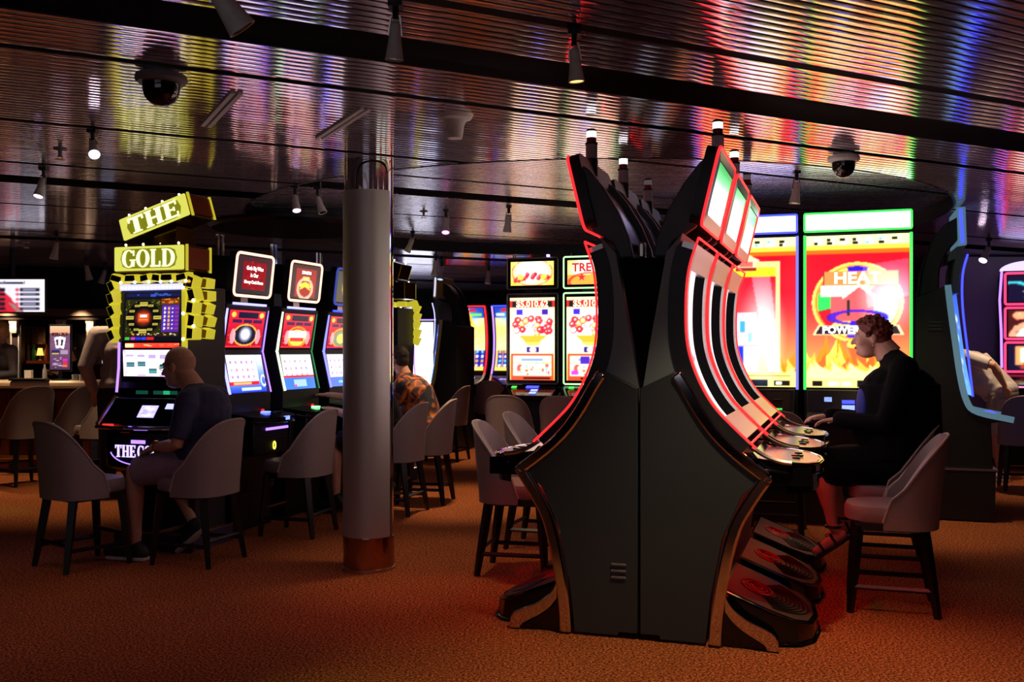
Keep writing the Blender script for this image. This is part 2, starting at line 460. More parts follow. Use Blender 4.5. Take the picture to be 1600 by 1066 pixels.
# ------------------------------------------------------------------ column
col = thing('column', 'round column clad in grey brushed fabric with mirror chrome ends', 'column', (-.935, 6.5, 0))
MB().lathe([(.16, 0), (.16, HC + .03)], 64).build('chrome_core', M['chrome'], col)
gm = mat('woven_cladding', (176, 174, 166), .42, .35, noise=.12, scale=260, bump=.15)
def arc_shell(r0, r1, z0, z1, a0, a1, n=56):
    mb = MB(); vs = []
    for r, z in ((r0, z0), (r1, z0), (r1, z1), (r0, z1)):
        for k in range(n + 1):
            a = a0 + (a1 - a0) * k / n; vs.append((r * math.sin(a), -r * math.cos(a), z))
    m = n + 1
    fs = [(i * m + k, i * m + k + 1, ((i + 1) % 4) * m + k + 1, ((i + 1) % 4) * m + k) for i in range(4) for k in range(n)]
    fs += [(0, m, 2 * m, 3 * m), (n, 3 * m + n, 2 * m + n, m + n)]
    return mb.add(vs, fs)
vr = 24 * PI / 180                                   # front of the column as seen from the room's entrance
arc_shell(.161, .167, .222, 2.45, -PI * .72, math.radians(62)).build('cladding', gm, col, smooth=30)
arc_shell(.161, .166, .02, .218, -PI * .72, PI * .9).build('kick_plate', mat('bronze_mirror', (170, 140, 112), .16, 1.0), col, smooth=30)
MB().lathe([(.172, 0), (.172, .02), (.16, .024)], 48).build('base_ring', M['silver'], col)

# ------------------------------------------------------------------ ceiling fittings
def spotlight(px, py, size, lab, lit=None, tip=(0, 0), white=True, zc=HC):
    p = ce(px, py, zc)
    t = thing('spotlight', lab, 'spotlight', p, 0)
    L = .16 * size
    MB().box((0, 0, .012), (.05, .05, .06)).tube([(0, 0, ZT - zc), (0, 0, -.05 * size - .02)], .014 * size, 8).build('stem', M['black'], t)
    R = Matrix.Rotation(tip[0], 3, 'Y') @ Matrix.Rotation(-tip[1], 3, 'X')
    base = Vector((0, 0, -.06 * size - .02))
    prof = [(.012, .0), (.024, -.012), (.026, -.05), (.030, -.09), (.040, -.155), (.042, -.165), (.036, -.165), (.033, -.155)]
    hd = MB().lathe([(r * size, z * size) for r, z in prof], 18); hd.v = [tuple(base + R @ Vector(q)) for q in hd.v]
    hd.build('head', M['white_paint'] if white else M['grey_paint'], t)
    yk = MB().tube([base + R @ Vector((-.03 * size, 0, -.06 * size)), base + Vector((-.02 * size, 0, .02)), base + Vector((.02 * size, 0, .02)), base + R @ Vector((.03 * size, 0, -.06 * size))], .005 * size, 5)
    yk.build('yoke', M['silver'], t)
    ln = MB().lathe([(.0001, -.163 * size), (.0345 * size, -.161 * size)], 16); ln.v = [tuple(base + R @ Vector(q)) for q in ln.v]
    ln.build('lens', lit if lit else M['smoke'], t)
    return t
SP = [
    (322, -80, 1.1, 'large tilted track spotlight at the top edge above the dome camera', None, (-.6, -.25), HC),
    (618, 4, .8, 'white spotlight hanging straight down between column and ceiling speaker', None, (.05, -.1), HC),
    (897, 48, .78, 'white spotlight on the near track above the lamp-topped slot bank, lens faintly warm', emis('spot_warm', (255, 190, 110), 2.5), (-.08, -.05), HC),
    (145, 203, .82, 'lit white spotlight turned towards the room, left of the big dome camera', e_spot, (-.5, .75), HC),
    (68, 262, .85, 'lit spotlight pointing down on the far left of the ceiling', e_spot2, (.1, .35), HC),
    (461, 291, .82, 'violet-lit spotlight left of the pair beside the column', e_spot2, (-.2, .4), HC),
    (496, 293, .82, 'unlit spotlight right of the pair beside the column', None, (-.35, .2), HC),
    (645, 362, 1.0, 'unlit spotlight tipped left, first one right of the column', None, (.4, .1), 2.78),
    (795, 322, 1.0, 'unlit spotlight over the twin ball-game machines', None, (.1, 0), 2.78),
    (697, 328, 1.0, 'pink-lit spotlight on a long stem right of the column', emis('spot_pink', (255, 120, 220), 6), (0, .45), 2.78),
    (681, 398, 1.1, 'small unlit spotlight above the sandstone-coloured game', None, (.1, 0), HC),
    (690, 408, 1.1, 'small bluish spotlight left of the far ceiling band', emis('spot_blue', (150, 190, 255), 2), (.1, .3), HC),
    (764, 415, 1.1, 'small unlit spotlight left of the ball-game header screen', None, (.1, .2), HC),
    (1245, 268, 1.0, 'unlit spotlight in front of the twin giant screens', None, (.1, 0), 2.78),
    (1545, 374, 1.2, 'lit white spotlight tipped left at the far right', e_spot, (.6, .4), HC),
    (89, 366, 1.1, 'unlit spotlight above the wall-mounted results screen', None, (.15, .1), HC),
    (123, 432, 1.4, 'violet-lit spotlight above the bar', e_spot2, (.1, .5), HC),
    (135, 404, 1.2, 'unlit spotlight above the bar, beside the violet one', None, (-.2, 0), HC),
    (164, 412, 1.2, 'unlit spotlight left of the gold-topped machine', None, (.3, 0), HC),
]
for px, py, sz, lab, lit, tip, zc in SP: spotlight(px, py, sz, lab, lit, tip, True, zc)
for px, py, sz, lab, zc in ((252, 112, 1.0, 'large black dome camera in a pale ring mount on the ceiling', HC), (1318, 240, .88, 'dome camera with white housing above the giant screens', HC)):
    p = ce(px, py, zc); t = thing('dome_camera', lab, 'camera', p)
    MB().lathe([(.07 * sz, .0), (.075 * sz, -.012), (.108 * sz, -.018), (.112 * sz, -.04), (.1 * sz, -.052), (.08 * sz, -.055)], 32).build('housing', M['white_paint'] if sz < 1 else M['grey_paint'], t)
    MB().lathe([(.08 * sz, -.05), (.08 * sz, -.075), (.074 * sz, -.105), (.058 * sz, -.13), (.034 * sz, -.147), (.0001, -.153)], 32).build('dome', M['smoke'], t)
p = ce(711, 180); t = thing('ceiling_speaker', 'white horn-shaped ceiling device with a round flange', 'speaker', p)
MB().lathe([(.084, 0), (.09, -.008), (.086, -.02), (.06, -.03), (.047, -.055), (.042, -.1), (.038, -.122), (.0001, -.124)], 28).build('horn', M['white_paint'], t)
MB().lathe([(.086, .004), (.096, .0), (.094, -.008), (.086, -.01)], 28).build('flange', M['white_paint'], t)
for (a, b, lab) in (((370, 143), (322, 195), 'white slot diffuser strip in the ceiling beside the dome camera'), ((572, 168), (500, 215), 'slot diffuser strip in the ceiling left of the column')):
    A, B = ce(*a), ce(*b); d = (B - A); ln_ = d.length; c = (A + B) / 2
    t = thing('ceiling_vent', lab, 'vent', (c.x, c.y, HC - .002), math.atan2(d.y, d.x))
    for s in (-1, 1): MB().box((0, s * .018, -.004), (ln_, .022, .012)).build('slot_blade', M['white_paint'], t)
    MB().box((0, 0, .004), (ln_, .058, .008)).build('frame', M['grey_paint'], t)
for px, py, zc, lab in ((94, 232, HC, 'brass fire sprinkler at the left of the ceiling'), (662, 330, 2.78, 'fire sprinkler in the round ceiling field'), (41, 378, HC, 'fire sprinkler above the results screen')):
    p = ce(px, py, zc); t = thing('sprinkler', lab, 'sprinkler', p)
    MB().lathe([(.04, 0), (.04, -.006), (.012, -.012), (.01, -.05), (.0001, -.05)], 14).build('body', M['grey_paint'], t)
    MB().lathe([(.0001, -.062), (.03, -.066), (.03, -.07), (.0001, -.07)], 12).tube([(.012, 0, -.04), (.016, 0, -.066)], .003, 5).tube([(-.012, 0, -.04), (-.016, 0, -.066)], .003, 5).build('deflector', M['brass'], t)
# ------------------------------------------------------------------ centre bank: six machines back to back
BO = Vector((.631, 4.91, 0))
LED = [(.273, 1.972), (.226, 1.818), (.211, 1.632), (.220, 1.445), (.267, 1.290), (.343, 1.152), (.434, 1.052), (.548, .945)]
def catmull(P, n):
    P = [np.array(p, float) for p in P]; P = [2 * P[0] - P[1]] + P + [2 * P[-1] - P[-2]]; out = []
    for i in range(1, len(P) - 2):
        for k in range(n):
            t = k / n; a, b, c, d = P[i - 1:i + 3]
            out.append(tuple(.5 * (2 * b + (c - a) * t + (2 * a - 5 * b + 4 * c - d) * t * t + (3 * b - a - 3 * c + d) * t ** 3)))
    out.append(tuple(P[-2])); return out
def offs(P, d):
    out = []
    for i, p in enumerate(P):
        a, b = P[max(i - 1, 0)], P[min(i + 1, len(P) - 1)]; t = np.array(b) - np.array(a); t /= np.hypot(*t)
        out.append((p[0] - t[1] * d, p[1] + t[0] * d))     # +d = towards the player
    return out
def along(P):
    P = np.array(P); q = np.r_[0, np.cumsum(np.hypot(*(P[1:] - P[:-1]).T))]; q /= q[-1]
    return lambda u: (np.interp(u, q, P[:, 0]), np.interp(u, q, P[:, 1]))
LEDC = catmull(LED, 5)
def bank_machine(sg, y0, lab):
    m = thing('slot_machine', lab, 'slot machine', BO + AX * y0, YAW_FRONT, 'back-to-back curved slot machines of the centre bank')
    X = lambda a, b, t: (sg * a, t, b)
    W0, W1 = .02, .76
    inner = offs(LEDC, -.07)
    body = [(.012, .03), (.30, .03), (.335, .24), (.385, .52), (.475, .715), (.56, .80)] + inner[::-1][1:] + [(.127, 1.905), (.09, 1.7), (.045, 1.45), (.012, 1.24)]
    MB().prism(body, X, W0, W1).build('body', M['shell'], m)
    rimp = offs(LEDC, .004)[2:-1] + offs(LEDC, -.075)[2:-1][::-1]
    for a, b in ((W0 - .008, W0 + .04), (W1 - .04, W1 + .008)): MB().prism(rimp, X, a, b).build('side_rim', M['black'], m)
    # bezel: brushed rails and end plates standing proud, picture recessed between them
    front = offs(LEDC, .012); rec = offs(LEDC, -.055)
    for a, b in ((W0 + .03, W0 + .075), (W1 - .075, W1 - .03)):
        MB().prism(front[2:-3] + offs(LEDC, .0)[2:-3][::-1], X, a, b).build('bezel_rail', M['silver'], m)
        MB().prism(offs(LEDC, .0)[2:-3] + offs(LEDC, -.068)[2:-3][::-1], X, a, b).build('recess_wall', M['matte'], m)
    for i0, i1 in ((1, 6), (len(front) - 8, len(front) - 2)):
        MB().prism(front[i0:i1] + offs(LEDC, -.06)[i0:i1][::-1], X, W0 + .03, W1 - .03).build('bezel_plate', M['silver'], m)
    f = along(rec[4:-6])
    cv = Cv(26, 60, (250, 236, 240))
    cv.grad(0, .25, (255, 232, 214), (255, 250, 250)).grad(.25, .7, (255, 250, 250), (246, 206, 218)).grad(.7, 1, (246, 206, 218), (250, 240, 248))
    cv.specks(.05, .05, .9, .4, 26, [(240, 120, 150), (255, 200, 120), (200, 120, 220)], .08, .02).rect(.1, .44, .9, .47, (230, 90, 110)).blur(2)
    screen('curved_screen', cv, lambda u, v: (lambda q: (sg * (q[0] + .002), W0 + .075 + (W1 - W0 - .15) * (u if sg > 0 else 1 - u), q[1]))(f(1 - v)), M['scr1'], m)
    edge = offs(LEDC, .012)
    for yy in (W0 - .004, W1 + .002):
        MB().tube([(sg * a, yy, b) for a, b in edge], .006, 6).build('led_strip', e_red, m)
    MB().tube([(sg * edge[0][0], W0, edge[0][1]), (sg * edge[0][0], W1, edge[0][1])], .006, 6).build('led_strip', e_red, m)
    MB().tube([(sg * edge[-2][0], W0, edge[-2][1]), (sg * edge[-2][0], W1, edge[-2][1])], .006, 6).build('led_strip', e_red, m)
    # header: flat leaning sign box, lit panel, arm and lamp tower
    hb, ht = np.array((.291, 2.035)), np.array((.383, 2.415)); up = (ht - hb) / np.hypot(*(ht - hb)); nr = np.array((up[1], -up[0]))
    hl = float(np.hypot(*(ht - hb)))
    def hp(u, v, d): q = hb + up * v + nr * d; return (sg * q[0], u, q[1])
    cy = (W0 + W1) / 2; hw = W1 - W0 - .03
    out = rrect(hw, hl, .045)
    MB().prism(out, lambda a, b, t: hp(cy + a, hl / 2 + b, t), -.06, 0).build('header_box', M['black'], m)
    inn = rrect(hw - .13, hl - .12, .02)
    mb = MB(); n = len(out); vs = [hp(cy + a, hl / 2 + b, .004) for a, b in out] + [hp(cy + a, hl / 2 + b, .012) for a, b in inn]
    mb.add(vs, [(i, (i + 1) % n, (i + 1) % n + n, i + n) for i in range(n)]).build('header_frame', M['silver'], m)
    cv = Cv(24, 20, (240, 250, 240)); cv.grad(0, .35, (250, 226, 236), (250, 255, 248)).grad(.35, .7, (250, 255, 248), (150, 226, 160)).grad(.7, 1, (120, 210, 140), (60, 150, 80)).blur(2)
    screen('header_screen', cv, lambda u, v: hp(cy + (u - .5) * (hw - .13) * (1 if sg > 0 else -1), .06 + v * (hl - .12), .006), M['scr1'], m)
    MB().ring([hp(cy + a, hl / 2 + b, .002) for a, b in out], .008).build('led_frame', e_red, m)
    arm = [(.36, 2.40), (.28, 2.345), (.2, 2.245), (.125, 2.12), (.07, 1.985), (.05, 1.89), (.115, 1.885), (.15, 1.96), (.215, 2.0), (.262, 2.03)]
    for a, b in ((W0 + .05, W0 + .1), (W1 - .1, W1 - .05)): MB().prism(arm, X, a, b).build('arm_plate', M['cabinet2'], m, bev=.008)
    MB().prism([(.33, 2.36), (.22, 2.225), (.14, 2.09), (.09, 1.98), (.12, 1.96), (.2, 2.1), (.3, 2.2)], X, W0 + .1, W1 - .1).build('arm_core', M['gloss'], m)
    MB().prism([(.02, 1.86), (.09, 1.93), (.15, 1.94), (.2, 1.9), (.127, 1.8)], X, W0 + .08, W1 - .08).build('hinge_block', M['gloss'], m)
    lc = (sg * .335, W0 + .34)
    MB().lathe([(.035, 2.36), (.035, 2.445), (.03, 2.452), (.03, 2.456)], 18, (*lc, 0)).build('lamp_collar', M['black'], m)
    cl = MB()
    for k in range(16):
        a = 2 * PI * k / 16; cl.tube([(lc[0] + .027 * math.cos(a), lc[1] + .027 * math.sin(a), 2.45), (lc[0] + .027 * math.cos(a), lc[1] + .027 * math.sin(a), 2.53)], .005, 5)
    cl.lathe([(.024, 2.45), (.024, 2.53)], 16, (*lc, 0)).build('lamp_lens', M['clear_grey'], m)
    MB().lathe([(.034, 2.527), (.034, 2.537)], 18, (*lc, 0)).build('lamp_ring', M['black'], m)
    MB().lathe([(.028, 2.598), (.028, 2.606), (.02, 2.612), (.0001, 2.612)], 18, (*lc, 0)).build('lamp_cap', M['black'], m)
    MB().lathe([(.0265, 2.537), (.0265, 2.565)], 18, (*lc, 0)).build('lamp_red', M['red_plastic'], m)
    MB().lathe([(.0262, 2.565), (.0262, 2.598)], 18, (*lc, 0)).build('lamp_white', e_white if not (y0 > 1.2) else emis('lamp_off', (150, 130, 140), .25), m)
    # button deck
    dk = [(.50, W0 + .02), (.70, W0 + .03), (.79, W0 + .10), (.838, W0 + .22), (.85, cy), (.838, W1 - .22), (.79, W1 - .10), (.70, W1 - .03), (.50, W1 - .02)]
    zz = lambda s_: .905 - (s_ - .5) * .10
    mb = MB(); n = len(dk)
    mb.add([(sg * a, b, zz(a)) for a, b in dk] + [(sg * a, b, zz(a) - .05) for a, b in dk], [tuple(range(n)), tuple(range(n, 2 * n))[::-1]] + [(i, (i + 1) % n, (i + 1) % n + n, i + n) for i in range(n)])
    mb.build('button_deck', M['gloss'], m, bev=.01)
    sm = [(.52 + (a - .52) * .96, cy + (b - cy) * .92) for a, b in dk]
    MB().add([(sg * a, b, zz(a) + .003) for a, b in sm], [tuple(range(n))]).build('deck_glass', M['deck'], m, smooth=0)
    MB().ring([(sg * a, b, zz(a) + .001) for a, b in dk], .005).build('deck_trim', M['chrome'], m)
    for k in range(3): MB().lathe([(.03 if k == 1 else .02, 0), (.03 if k == 1 else .02, .008), (.0001, .01)], 14, (sg * .73, cy + (k - 1) * .12, zz(.73) + .003)).build('button', M['gloss'], m)
    for yy in (W0 + .02, W1 - .02):
        rl = catmull([(.535, .955), (.60, .915), (.665, .893), (.72, .886)], 4)
        MB().tube([(sg * a, yy, b) for a, b in rl], .012, 6).build('deck_rail', M['silver'], m)
    MB().prism([(.50, .80), (.56, .80), (.60, .86), (.54, .93), (.47, .93)], X, W0 + .03, W1 - .03).build('deck_neck', M['gloss'], m)
    MB().tube([(sg * .63, W0 + .10, .82), (sg * .63, W1 - .06, .82)], .014, 6).build('underglow_tube', e_redglow, m)
    MB().box((sg * .66, W0 + .05, .82), (.30, .012, .09)).build('deck_skirt', M['gloss'], m)
    ap = [(.62 + (a - .62) * .93, cy + (b - cy) * .93) for a, b in dk[1:-1]]; mb = MB(); q_ = len(ap)
    mb.add([(sg * a, b, .85) for a, b in ap] + [(sg * a, b, .735) for a, b in ap], [(i, i + 1, i + 1 + q_, i + q_) for i in range(q_ - 1)]).build('glow_shield', M['gloss'], m)  # added plate that keeps the red underglow off the seats
    # foot rest
    def pz(s_): return .245 - (s_ - .42) * .40
    pl = [(.40, W0 + .05), (.62, W0 + .05), (.74, W0 + .09), (.80, W0 + .18), (.82, cy), (.80, W1 - .18), (.74, W1 - .09), (.62, W1 - .05), (.40, W1 - .05)]
    mb = MB(); n = len(pl)
    mb.add([(sg * a, b, pz(a)) for a, b in pl] + [(sg * (a + .012), cy + (b - cy) * 1.03, .012) for a, b in pl], [tuple(range(n)), tuple(range(n, 2 * n))[::-1]] + [(i, (i + 1) % n, (i + 1) % n + n, i + n) for i in range(n)])
    mb.build('foot_rest', M['gloss'], m, bev=.012)
    tp = [(.41 + (a - .41) * .97, cy + (b - cy) * .93) for a, b in pl]
    MB().add([(sg * a, b, pz(a) + .003) for a, b in tp] , [tuple(range(n))]).build('tread_plate', M['pad'], m, smooth=0)
    for k in range(8):
        r = .115 + .021 * k; pts = []
        for j in range(15):
            t = -1.15 + 2.3 * j / 14; a = .52 + r * math.cos(t); b = cy + r * 1.05 * math.sin(t)
            if b > W0 + .07 and b < W1 - .07: pts.append((sg * a, b, pz(a) + .005))
        MB().tube(pts, .0045, 5).build('tread_rib', M['black'], m)
    for r in (.075, .05, .025):
        MB().ring([(sg * (.53 + r * 1.0 * math.cos(t)), cy + r * 1.5 * math.sin(t), pz(.53 + r * math.cos(t)) + .005) for t in [2 * PI * q / 20 for q in range(20)]], .006, 5).build('tread_emblem', M['pad_red'], m)
    return m
dg = bpy.data.materials.new('deck_glass'); dg.use_nodes = True
_b = dg.node_tree.nodes['Principled BSDF']; _b.inputs['Base Color'].default_value = (.62, .52, .62, 1); _b.inputs['Metallic'].default_value = .5; _b.inputs['Roughness'].default_value = .24
M['deck'] = dg
ORD = ('nearest', 'middle', 'farthest')
r0 = bank_machine(1, 0.0, 'nearest slot machine on the right side of the centre bank, beside its grey end panel')
r2 = bank_machine(1, 1.62, 'farthest slot machine on the right side of the centre bank, its lamp mostly hidden')
dup(r0, BO + AX * .81, YAW_FRONT, 'middle slot machine right side of the centre bank, where the woman in black plays')
l0 = bank_machine(-1, 0.0, 'nearest slot machine on the left side of the centre bank, lit lamp on its header')
dup(l0, BO + AX * .81, YAW_FRONT, 'middle left-side slot machine of the centre bank, second lit lamp from the front')
bank_machine(-1, 1.62, 'farthest slot machine on the left side of the centre bank, its lamp unlit')

# end panel with chrome trims
ep = thing('end_panel', 'graphite end panel with chrome side trims closing the centre bank', 'panel', BO, YAW_FRONT)
XP = lambda a, b, t: (a, t, b)
PR = [(.006, .03), (.10, .03), (.105, .012), (.325, .012), (.349, .242), (.404, .523), (.494, .727), (.575, .806), (.449, .918), (.297, 1.089), (.205, 1.258), (.176, 1.318), (.006, 1.235)]
for sg in (1, -1): MB().prism([(sg * a, b) for a, b in PR], XP, -.032, .004).build('panel_half', M['cabinet'], ep, bev=.004)
ins = MB()
for k in range(3): ins.box((-.10, -.034, .30 + .032 * k), (.075, .012, .012))
ins.build('vent', mat('vent_grey', (96, 96, 98), .5), ep, bev=.003)
up_o = catmull([(.632, .835), (.55, .895), (.464, .965), (.385, 1.045), (.313, 1.146), (.25, 1.255), (.205, 1.325)], 4)
lo_o = catmull([(.632, .80), (.56, .69), (.49, .56), (.44, .36), (.412, .18), (.398, .006)], 4)
for sg in (1, -1):
    for P, d, nm in ((up_o, .055, 'chrome_trim'), (lo_o, -.06, 'chrome_trim')):
        Q = offs(P, d)
        MB().prism([(sg * a, b) for a, b in P] + [(sg * a, b) for a, b in Q[::-1]], XP, -.05, .006).build(nm, M['chrome'], ep, bev=.012)
    MB().prism([(sg * a, b) for a, b in [(.632, .80), (.638, .82), (.632, .835), (.585, .80), (.59, .79)]], XP, -.05, .012).build('trim_corner', M['chrome'], ep, bev=.01)
    ft_o = catmull([(.415, .265), (.45, .20), (.52, .145), (.60, .11), (.655, .075), (.665, .006)], 4); ft_i = catmull([(.415, .175), (.45, .13), (.50, .09), (.56, .055), (.60, .03), (.615, .006)], 4)
    MB().prism([(sg * a, b) for a, b in ft_o] + [(sg * a, b) for a, b in ft_i[::-1]], XP, -.04, .02).build('chrome_foot', M['chrome'], ep, bev=.006)
    MB().prism([(sg * a, b) for a, b in [(.40, .006), (.61, .006), (.55, .05), (.49, .085), (.44, .13), (.405, .18)]], XP, -.01, .02).build('foot_web', M['gloss'], ep)
MB().prism([(-.006, 1.27), (.006, 1.27), (.036, 1.46), (.078, 1.7), (.108, 1.88), (-.108, 1.88), (-.078, 1.7), (-.036, 1.46)], XP, .03, .09).build('spine', M['matte'], ep)
MB().box((0, .06, 1.92), (.034, .05, .08)).build('hinge', M['silver'], ep, bev=.01)

# ------------------------------------------------------------------ bar-height tub chairs
def make_chair():
    t = thing('tub_chair', '', 'chair')
    def sup(a, e): return math.copysign(abs(a) ** e, a)
    pl = [(.222 * sup(math.cos(q), .7), .235 * sup(math.sin(q), .7) + .02) for q in [2 * PI * k / 28 for k in range(28)]]
    mb = MB(); n = len(pl); vs = []
    for sc, z in ((.94, .488), (1, .50), (1, .555), (.96, .575), (.8, .582)): vs += [(a * sc, b * sc, z) for a, b in pl]
    fs = [tuple(range(n))[::-1], tuple(range(4 * n, 5 * n))] + [(i * n + k, i * n + (k + 1) % n, (i + 1) * n + (k + 1) % n, (i + 1) * n + k) for i in range(4) for k in range(n)]
    mb.add(vs, fs).build('seat', M['leather'], t, smooth=50)
    NT, NZ = 41, 9
    def path(q):
        a = q * math.radians(96); x = .242 * sup(math.sin(a), .8); y = -.235 * sup(math.cos(a), .62) + .0
        return x, y
    def top(q): return .50 + .465 * max(0, 1 - abs(q) ** 2.2) ** .6
    def pt(q, f, inn):
        x, y = path(q); z0 = .46; z = z0 + (top(q) - z0) * f
        l = math.hypot(x, y); k = 1 - (.034 / max(l, .1) if inn else 0)
        x *= k; y = y * k
        return (x * (1 + .03 * (z - .5)), y - .10 * max(0, z - .5) * (1 - abs(q) ** 2 * .8), z)
    mb = MB(); vs = []
    for inn in (0, 1):
        for j in range(NZ):
            for i in range(NT): vs.append(pt(-1 + 2 * i / (NT - 1), j / (NZ - 1), inn))
    K = NT * NZ; fs = []
    for j in range(NZ - 1):
        for i in range(NT - 1):
            a = j * NT + i; fs.append((a, a + 1, a + NT + 1, a + NT)); fs.append((K + a + NT, K + a + NT + 1, K + a + 1, K + a))
    for i in range(NT - 1):
        a = (NZ - 1) * NT + i; fs.append((a, a + 1, K + a + 1, K + a)); fs.append((i + 1, i, K + i, K + i + 1))
    mb.add(vs, fs).build('backrest', M['leather'], t, smooth=50)
    MB().tube([pt(-1 + 2 * i / 40, 1, 0) for i in range(41)], .007, 6).build('piping', M['piping'], t)
    MB().box((0, .02, .468), (.36, .36, .05)).build('seat_frame', M['legs'], t)
    ft = []
    for sx in (-1, 1):
        for sy in (-1, 1):
            a = Vector((sx * .165, .02 + sy * .165, .47)); b = Vector((sx * .205, .02 + sy * (.205 if sy > 0 else .235), 0)); ft.append((a, b))
            MB().tube([a, a.lerp(b, .5), b], [.033, .029, .02], 4).build('leg', M['legs'], t, smooth=0)
    def on(k, z): a, b = ft[k]; return a.lerp(b, (.47 - z) / .47)
    for i, j, z in ((0, 2, .17), (1, 3, .2), (0, 1, .14), (2, 3, .14)):
        MB().tube([on(i, z), on(j, z)], .014, 4).build('stretcher', M['legs'], t, smooth=0)
    A, B = on(1, .215), on(3, .215); MB().box((A + B) / 2, (abs(A.x - B.x) - .05, .022, .006)).build('foot_plate', M['brass'], t)
    return t
def face(fx, fy): return math.atan2(-fx, fy)
chair0 = make_chair()
def floor_at(px, Y): return Vector(((px - 800) / F * Y, Y, 0))
CH = [
    (128, 6.60, face(.62, .78), 'grey tub chair turned its back to us, empty, in front of the gold-topped machine', 'chairs on the left'),
    (312, 6.72, YAW_RIGHT, 'grey tub chair on which the bald man in shorts sits', 'chairs on the left'),
    (468, 7.75, YAW_RIGHT + .05, 'empty grey tub chair with light on its seat, between seated man and column', 'chairs on the left'),
    (618, 8.75, YAW_RIGHT, 'grey tub chair half hidden behind the right edge of the column', 'chairs by the column'),
    (666, 9.35, YAW_RIGHT + .15, 'grey tub chair just right of the column, behind the man in the floral shirt', 'chairs by the column'),
    (700, 12.9, YAW_RIGHT, 'pale tub chair far back, seen side-on beside the teal machine side', 'far chairs'),
    (722, 15.6, YAW_FRONT, 'grey tub chair with its back to us in front of the sandstone-coloured game', 'far chairs'),
    (772, 15.2, YAW_FRONT, 'grey tub chair far back, left behind the ball-game machine', 'far chairs'),
    (798, 10.35, YAW_FRONT + .05, 'grey tub chair with its back to us before the left ball-game machine', 'chairs at the ball games'),
    (884, 10.15, YAW_FRONT, 'grey tub chair before the right ball-game machine, partly behind the centre bank', 'chairs at the ball games'),
    (808, 6.42, YAW_LEFT + .1, 'empty grey tub chair nearest on the left side of the centre bank', 'chairs at the centre bank'),
    (848, 7.25, YAW_LEFT, 'second empty tub chair on the left side of the centre bank', 'chairs at the centre bank'),
    (1395, 5.52, YAW_RIGHT, 'grey tub chair on which the woman in black sits', 'chairs at the centre bank'),
    (1392, 6.34, YAW_RIGHT, 'tub chair directly behind the chair of the woman in black', 'chairs at the centre bank'),
    (1383, 7.12, YAW_RIGHT, 'third tub chair on the right side of the centre bank, farthest one', 'chairs at the centre bank'),
    (1212, 7.75, YAW_FRONT, 'dark tub chair in front of the left giant screen', 'chairs at the giant screens'),
    (1600, 10.2, YAW_FRONT, 'tub chair at the right edge in front of the pink-lit machine', 'chairs at the right'),
    (38, 10.62, face(-.82, .57), 'pale tub bar stool farthest left at the bar', 'stools at the bar'),
    (121, 11.0, face(-.85, .53), 'pale tub bar stool in the middle of the three at the bar', 'stools at the bar'),
    (160, 10.65, face(-.92, .4), 'pale tub bar stool partly behind the gold-topped machine', 'stools at the bar'),
]
CHAIRS = []
for i, (px, Y, yw, lab, grp) in enumerate(CH):
    p = floor_at(px, Y)
    if i == 0:
        chair0.location = p; chair0.rotation_euler = (0, 0, yw); chair0['label'] = lab; chair0['group'] = grp; c = chair0
    else: c = dup(chair0, p, yw, lab, grp)
    if 'stools' in grp: c.scale = (1.04, 1.04, 1.08)
    CHAIRS.append(c)
# ------------------------------------------------------------------ serif letters for the gold signs
def arc_poly(cx, cy, ro, rh, ri, rih, a0, a1, n=16):
    P = [(cx + ro * math.cos(math.radians(a0 + (a1 - a0) * k / n)), cy + rh * math.sin(math.radians(a0 + (a1 - a0) * k / n))) for k in range(n + 1)]
    Q = [(cx + ri * math.cos(math.radians(a0 + (a1 - a0) * k / n)), cy + rih * math.sin(math.radians(a0 + (a1 - a0) * k / n))) for k in range(n + 1)]
    return P, Q
def glyph(ch):
    """returns (width, list of quads in unit height)"""
    R = lambda a, b, c, d: [(a, b), (c, b), (c, d), (a, d)]
    if ch == 'T': return .78, [R(.28, 0, .5, 1), R(.04, .88, .74, 1), R(.04, .72, .11, .9), R(.67, .72, .74, .9), R(.18, 0, .6, .07)]
    if ch == 'H': return .86, [R(.1, 0, .3, 1), R(.56, 0, .76, 1), R(.28, .44, .6, .54), R(.03, 0, .37, .07), R(.49, 0, .83, .07), R(.03, .93, .37, 1), R(.49, .93, .83, 1)]
    if ch == 'E': return .74, [R(.1, 0, .3, 1), R(.03, 0, .66, .1), R(.03, .9, .64, 1), R(.28, .45, .5, .54), R(.47, .38, .53, .62), R(.6, 0, .67, .28), R(.58, .74, .64, 1)]
    if ch == 'L': return .72, [R(.1, 0, .3, 1), R(.03, 0, .64, .1), R(.58, 0, .66, .32), R(.03, .93, .37, 1)]
    def ringq(cx, ro, rh, ri, rih, a0, a1):
        P, Q = arc_poly(cx, .5, ro, rh, ri, rih, a0, a1); return [[P[k], P[k + 1], Q[k + 1], Q[k]] for k in range(len(P) - 1)]
    if ch == 'O': return .9, ringq(.44, .42, .51, .21, .45, 0, 360)
    if ch == 'G': return .92, ringq(.46, .43, .51, .22, .45, 45, 335) + [R(.62, .06, .82, .44), R(.53, .38, .88, .45), R(.74, .66, .81, .97)]
    if ch == 'D': return .88, [R(.1, 0, .3, 1), R(.03, 0, .4, .07), R(.03, .93, .4, 1)] + ringq(.36, .48, .5, .26, .43, -90, 90)
    return .4, []
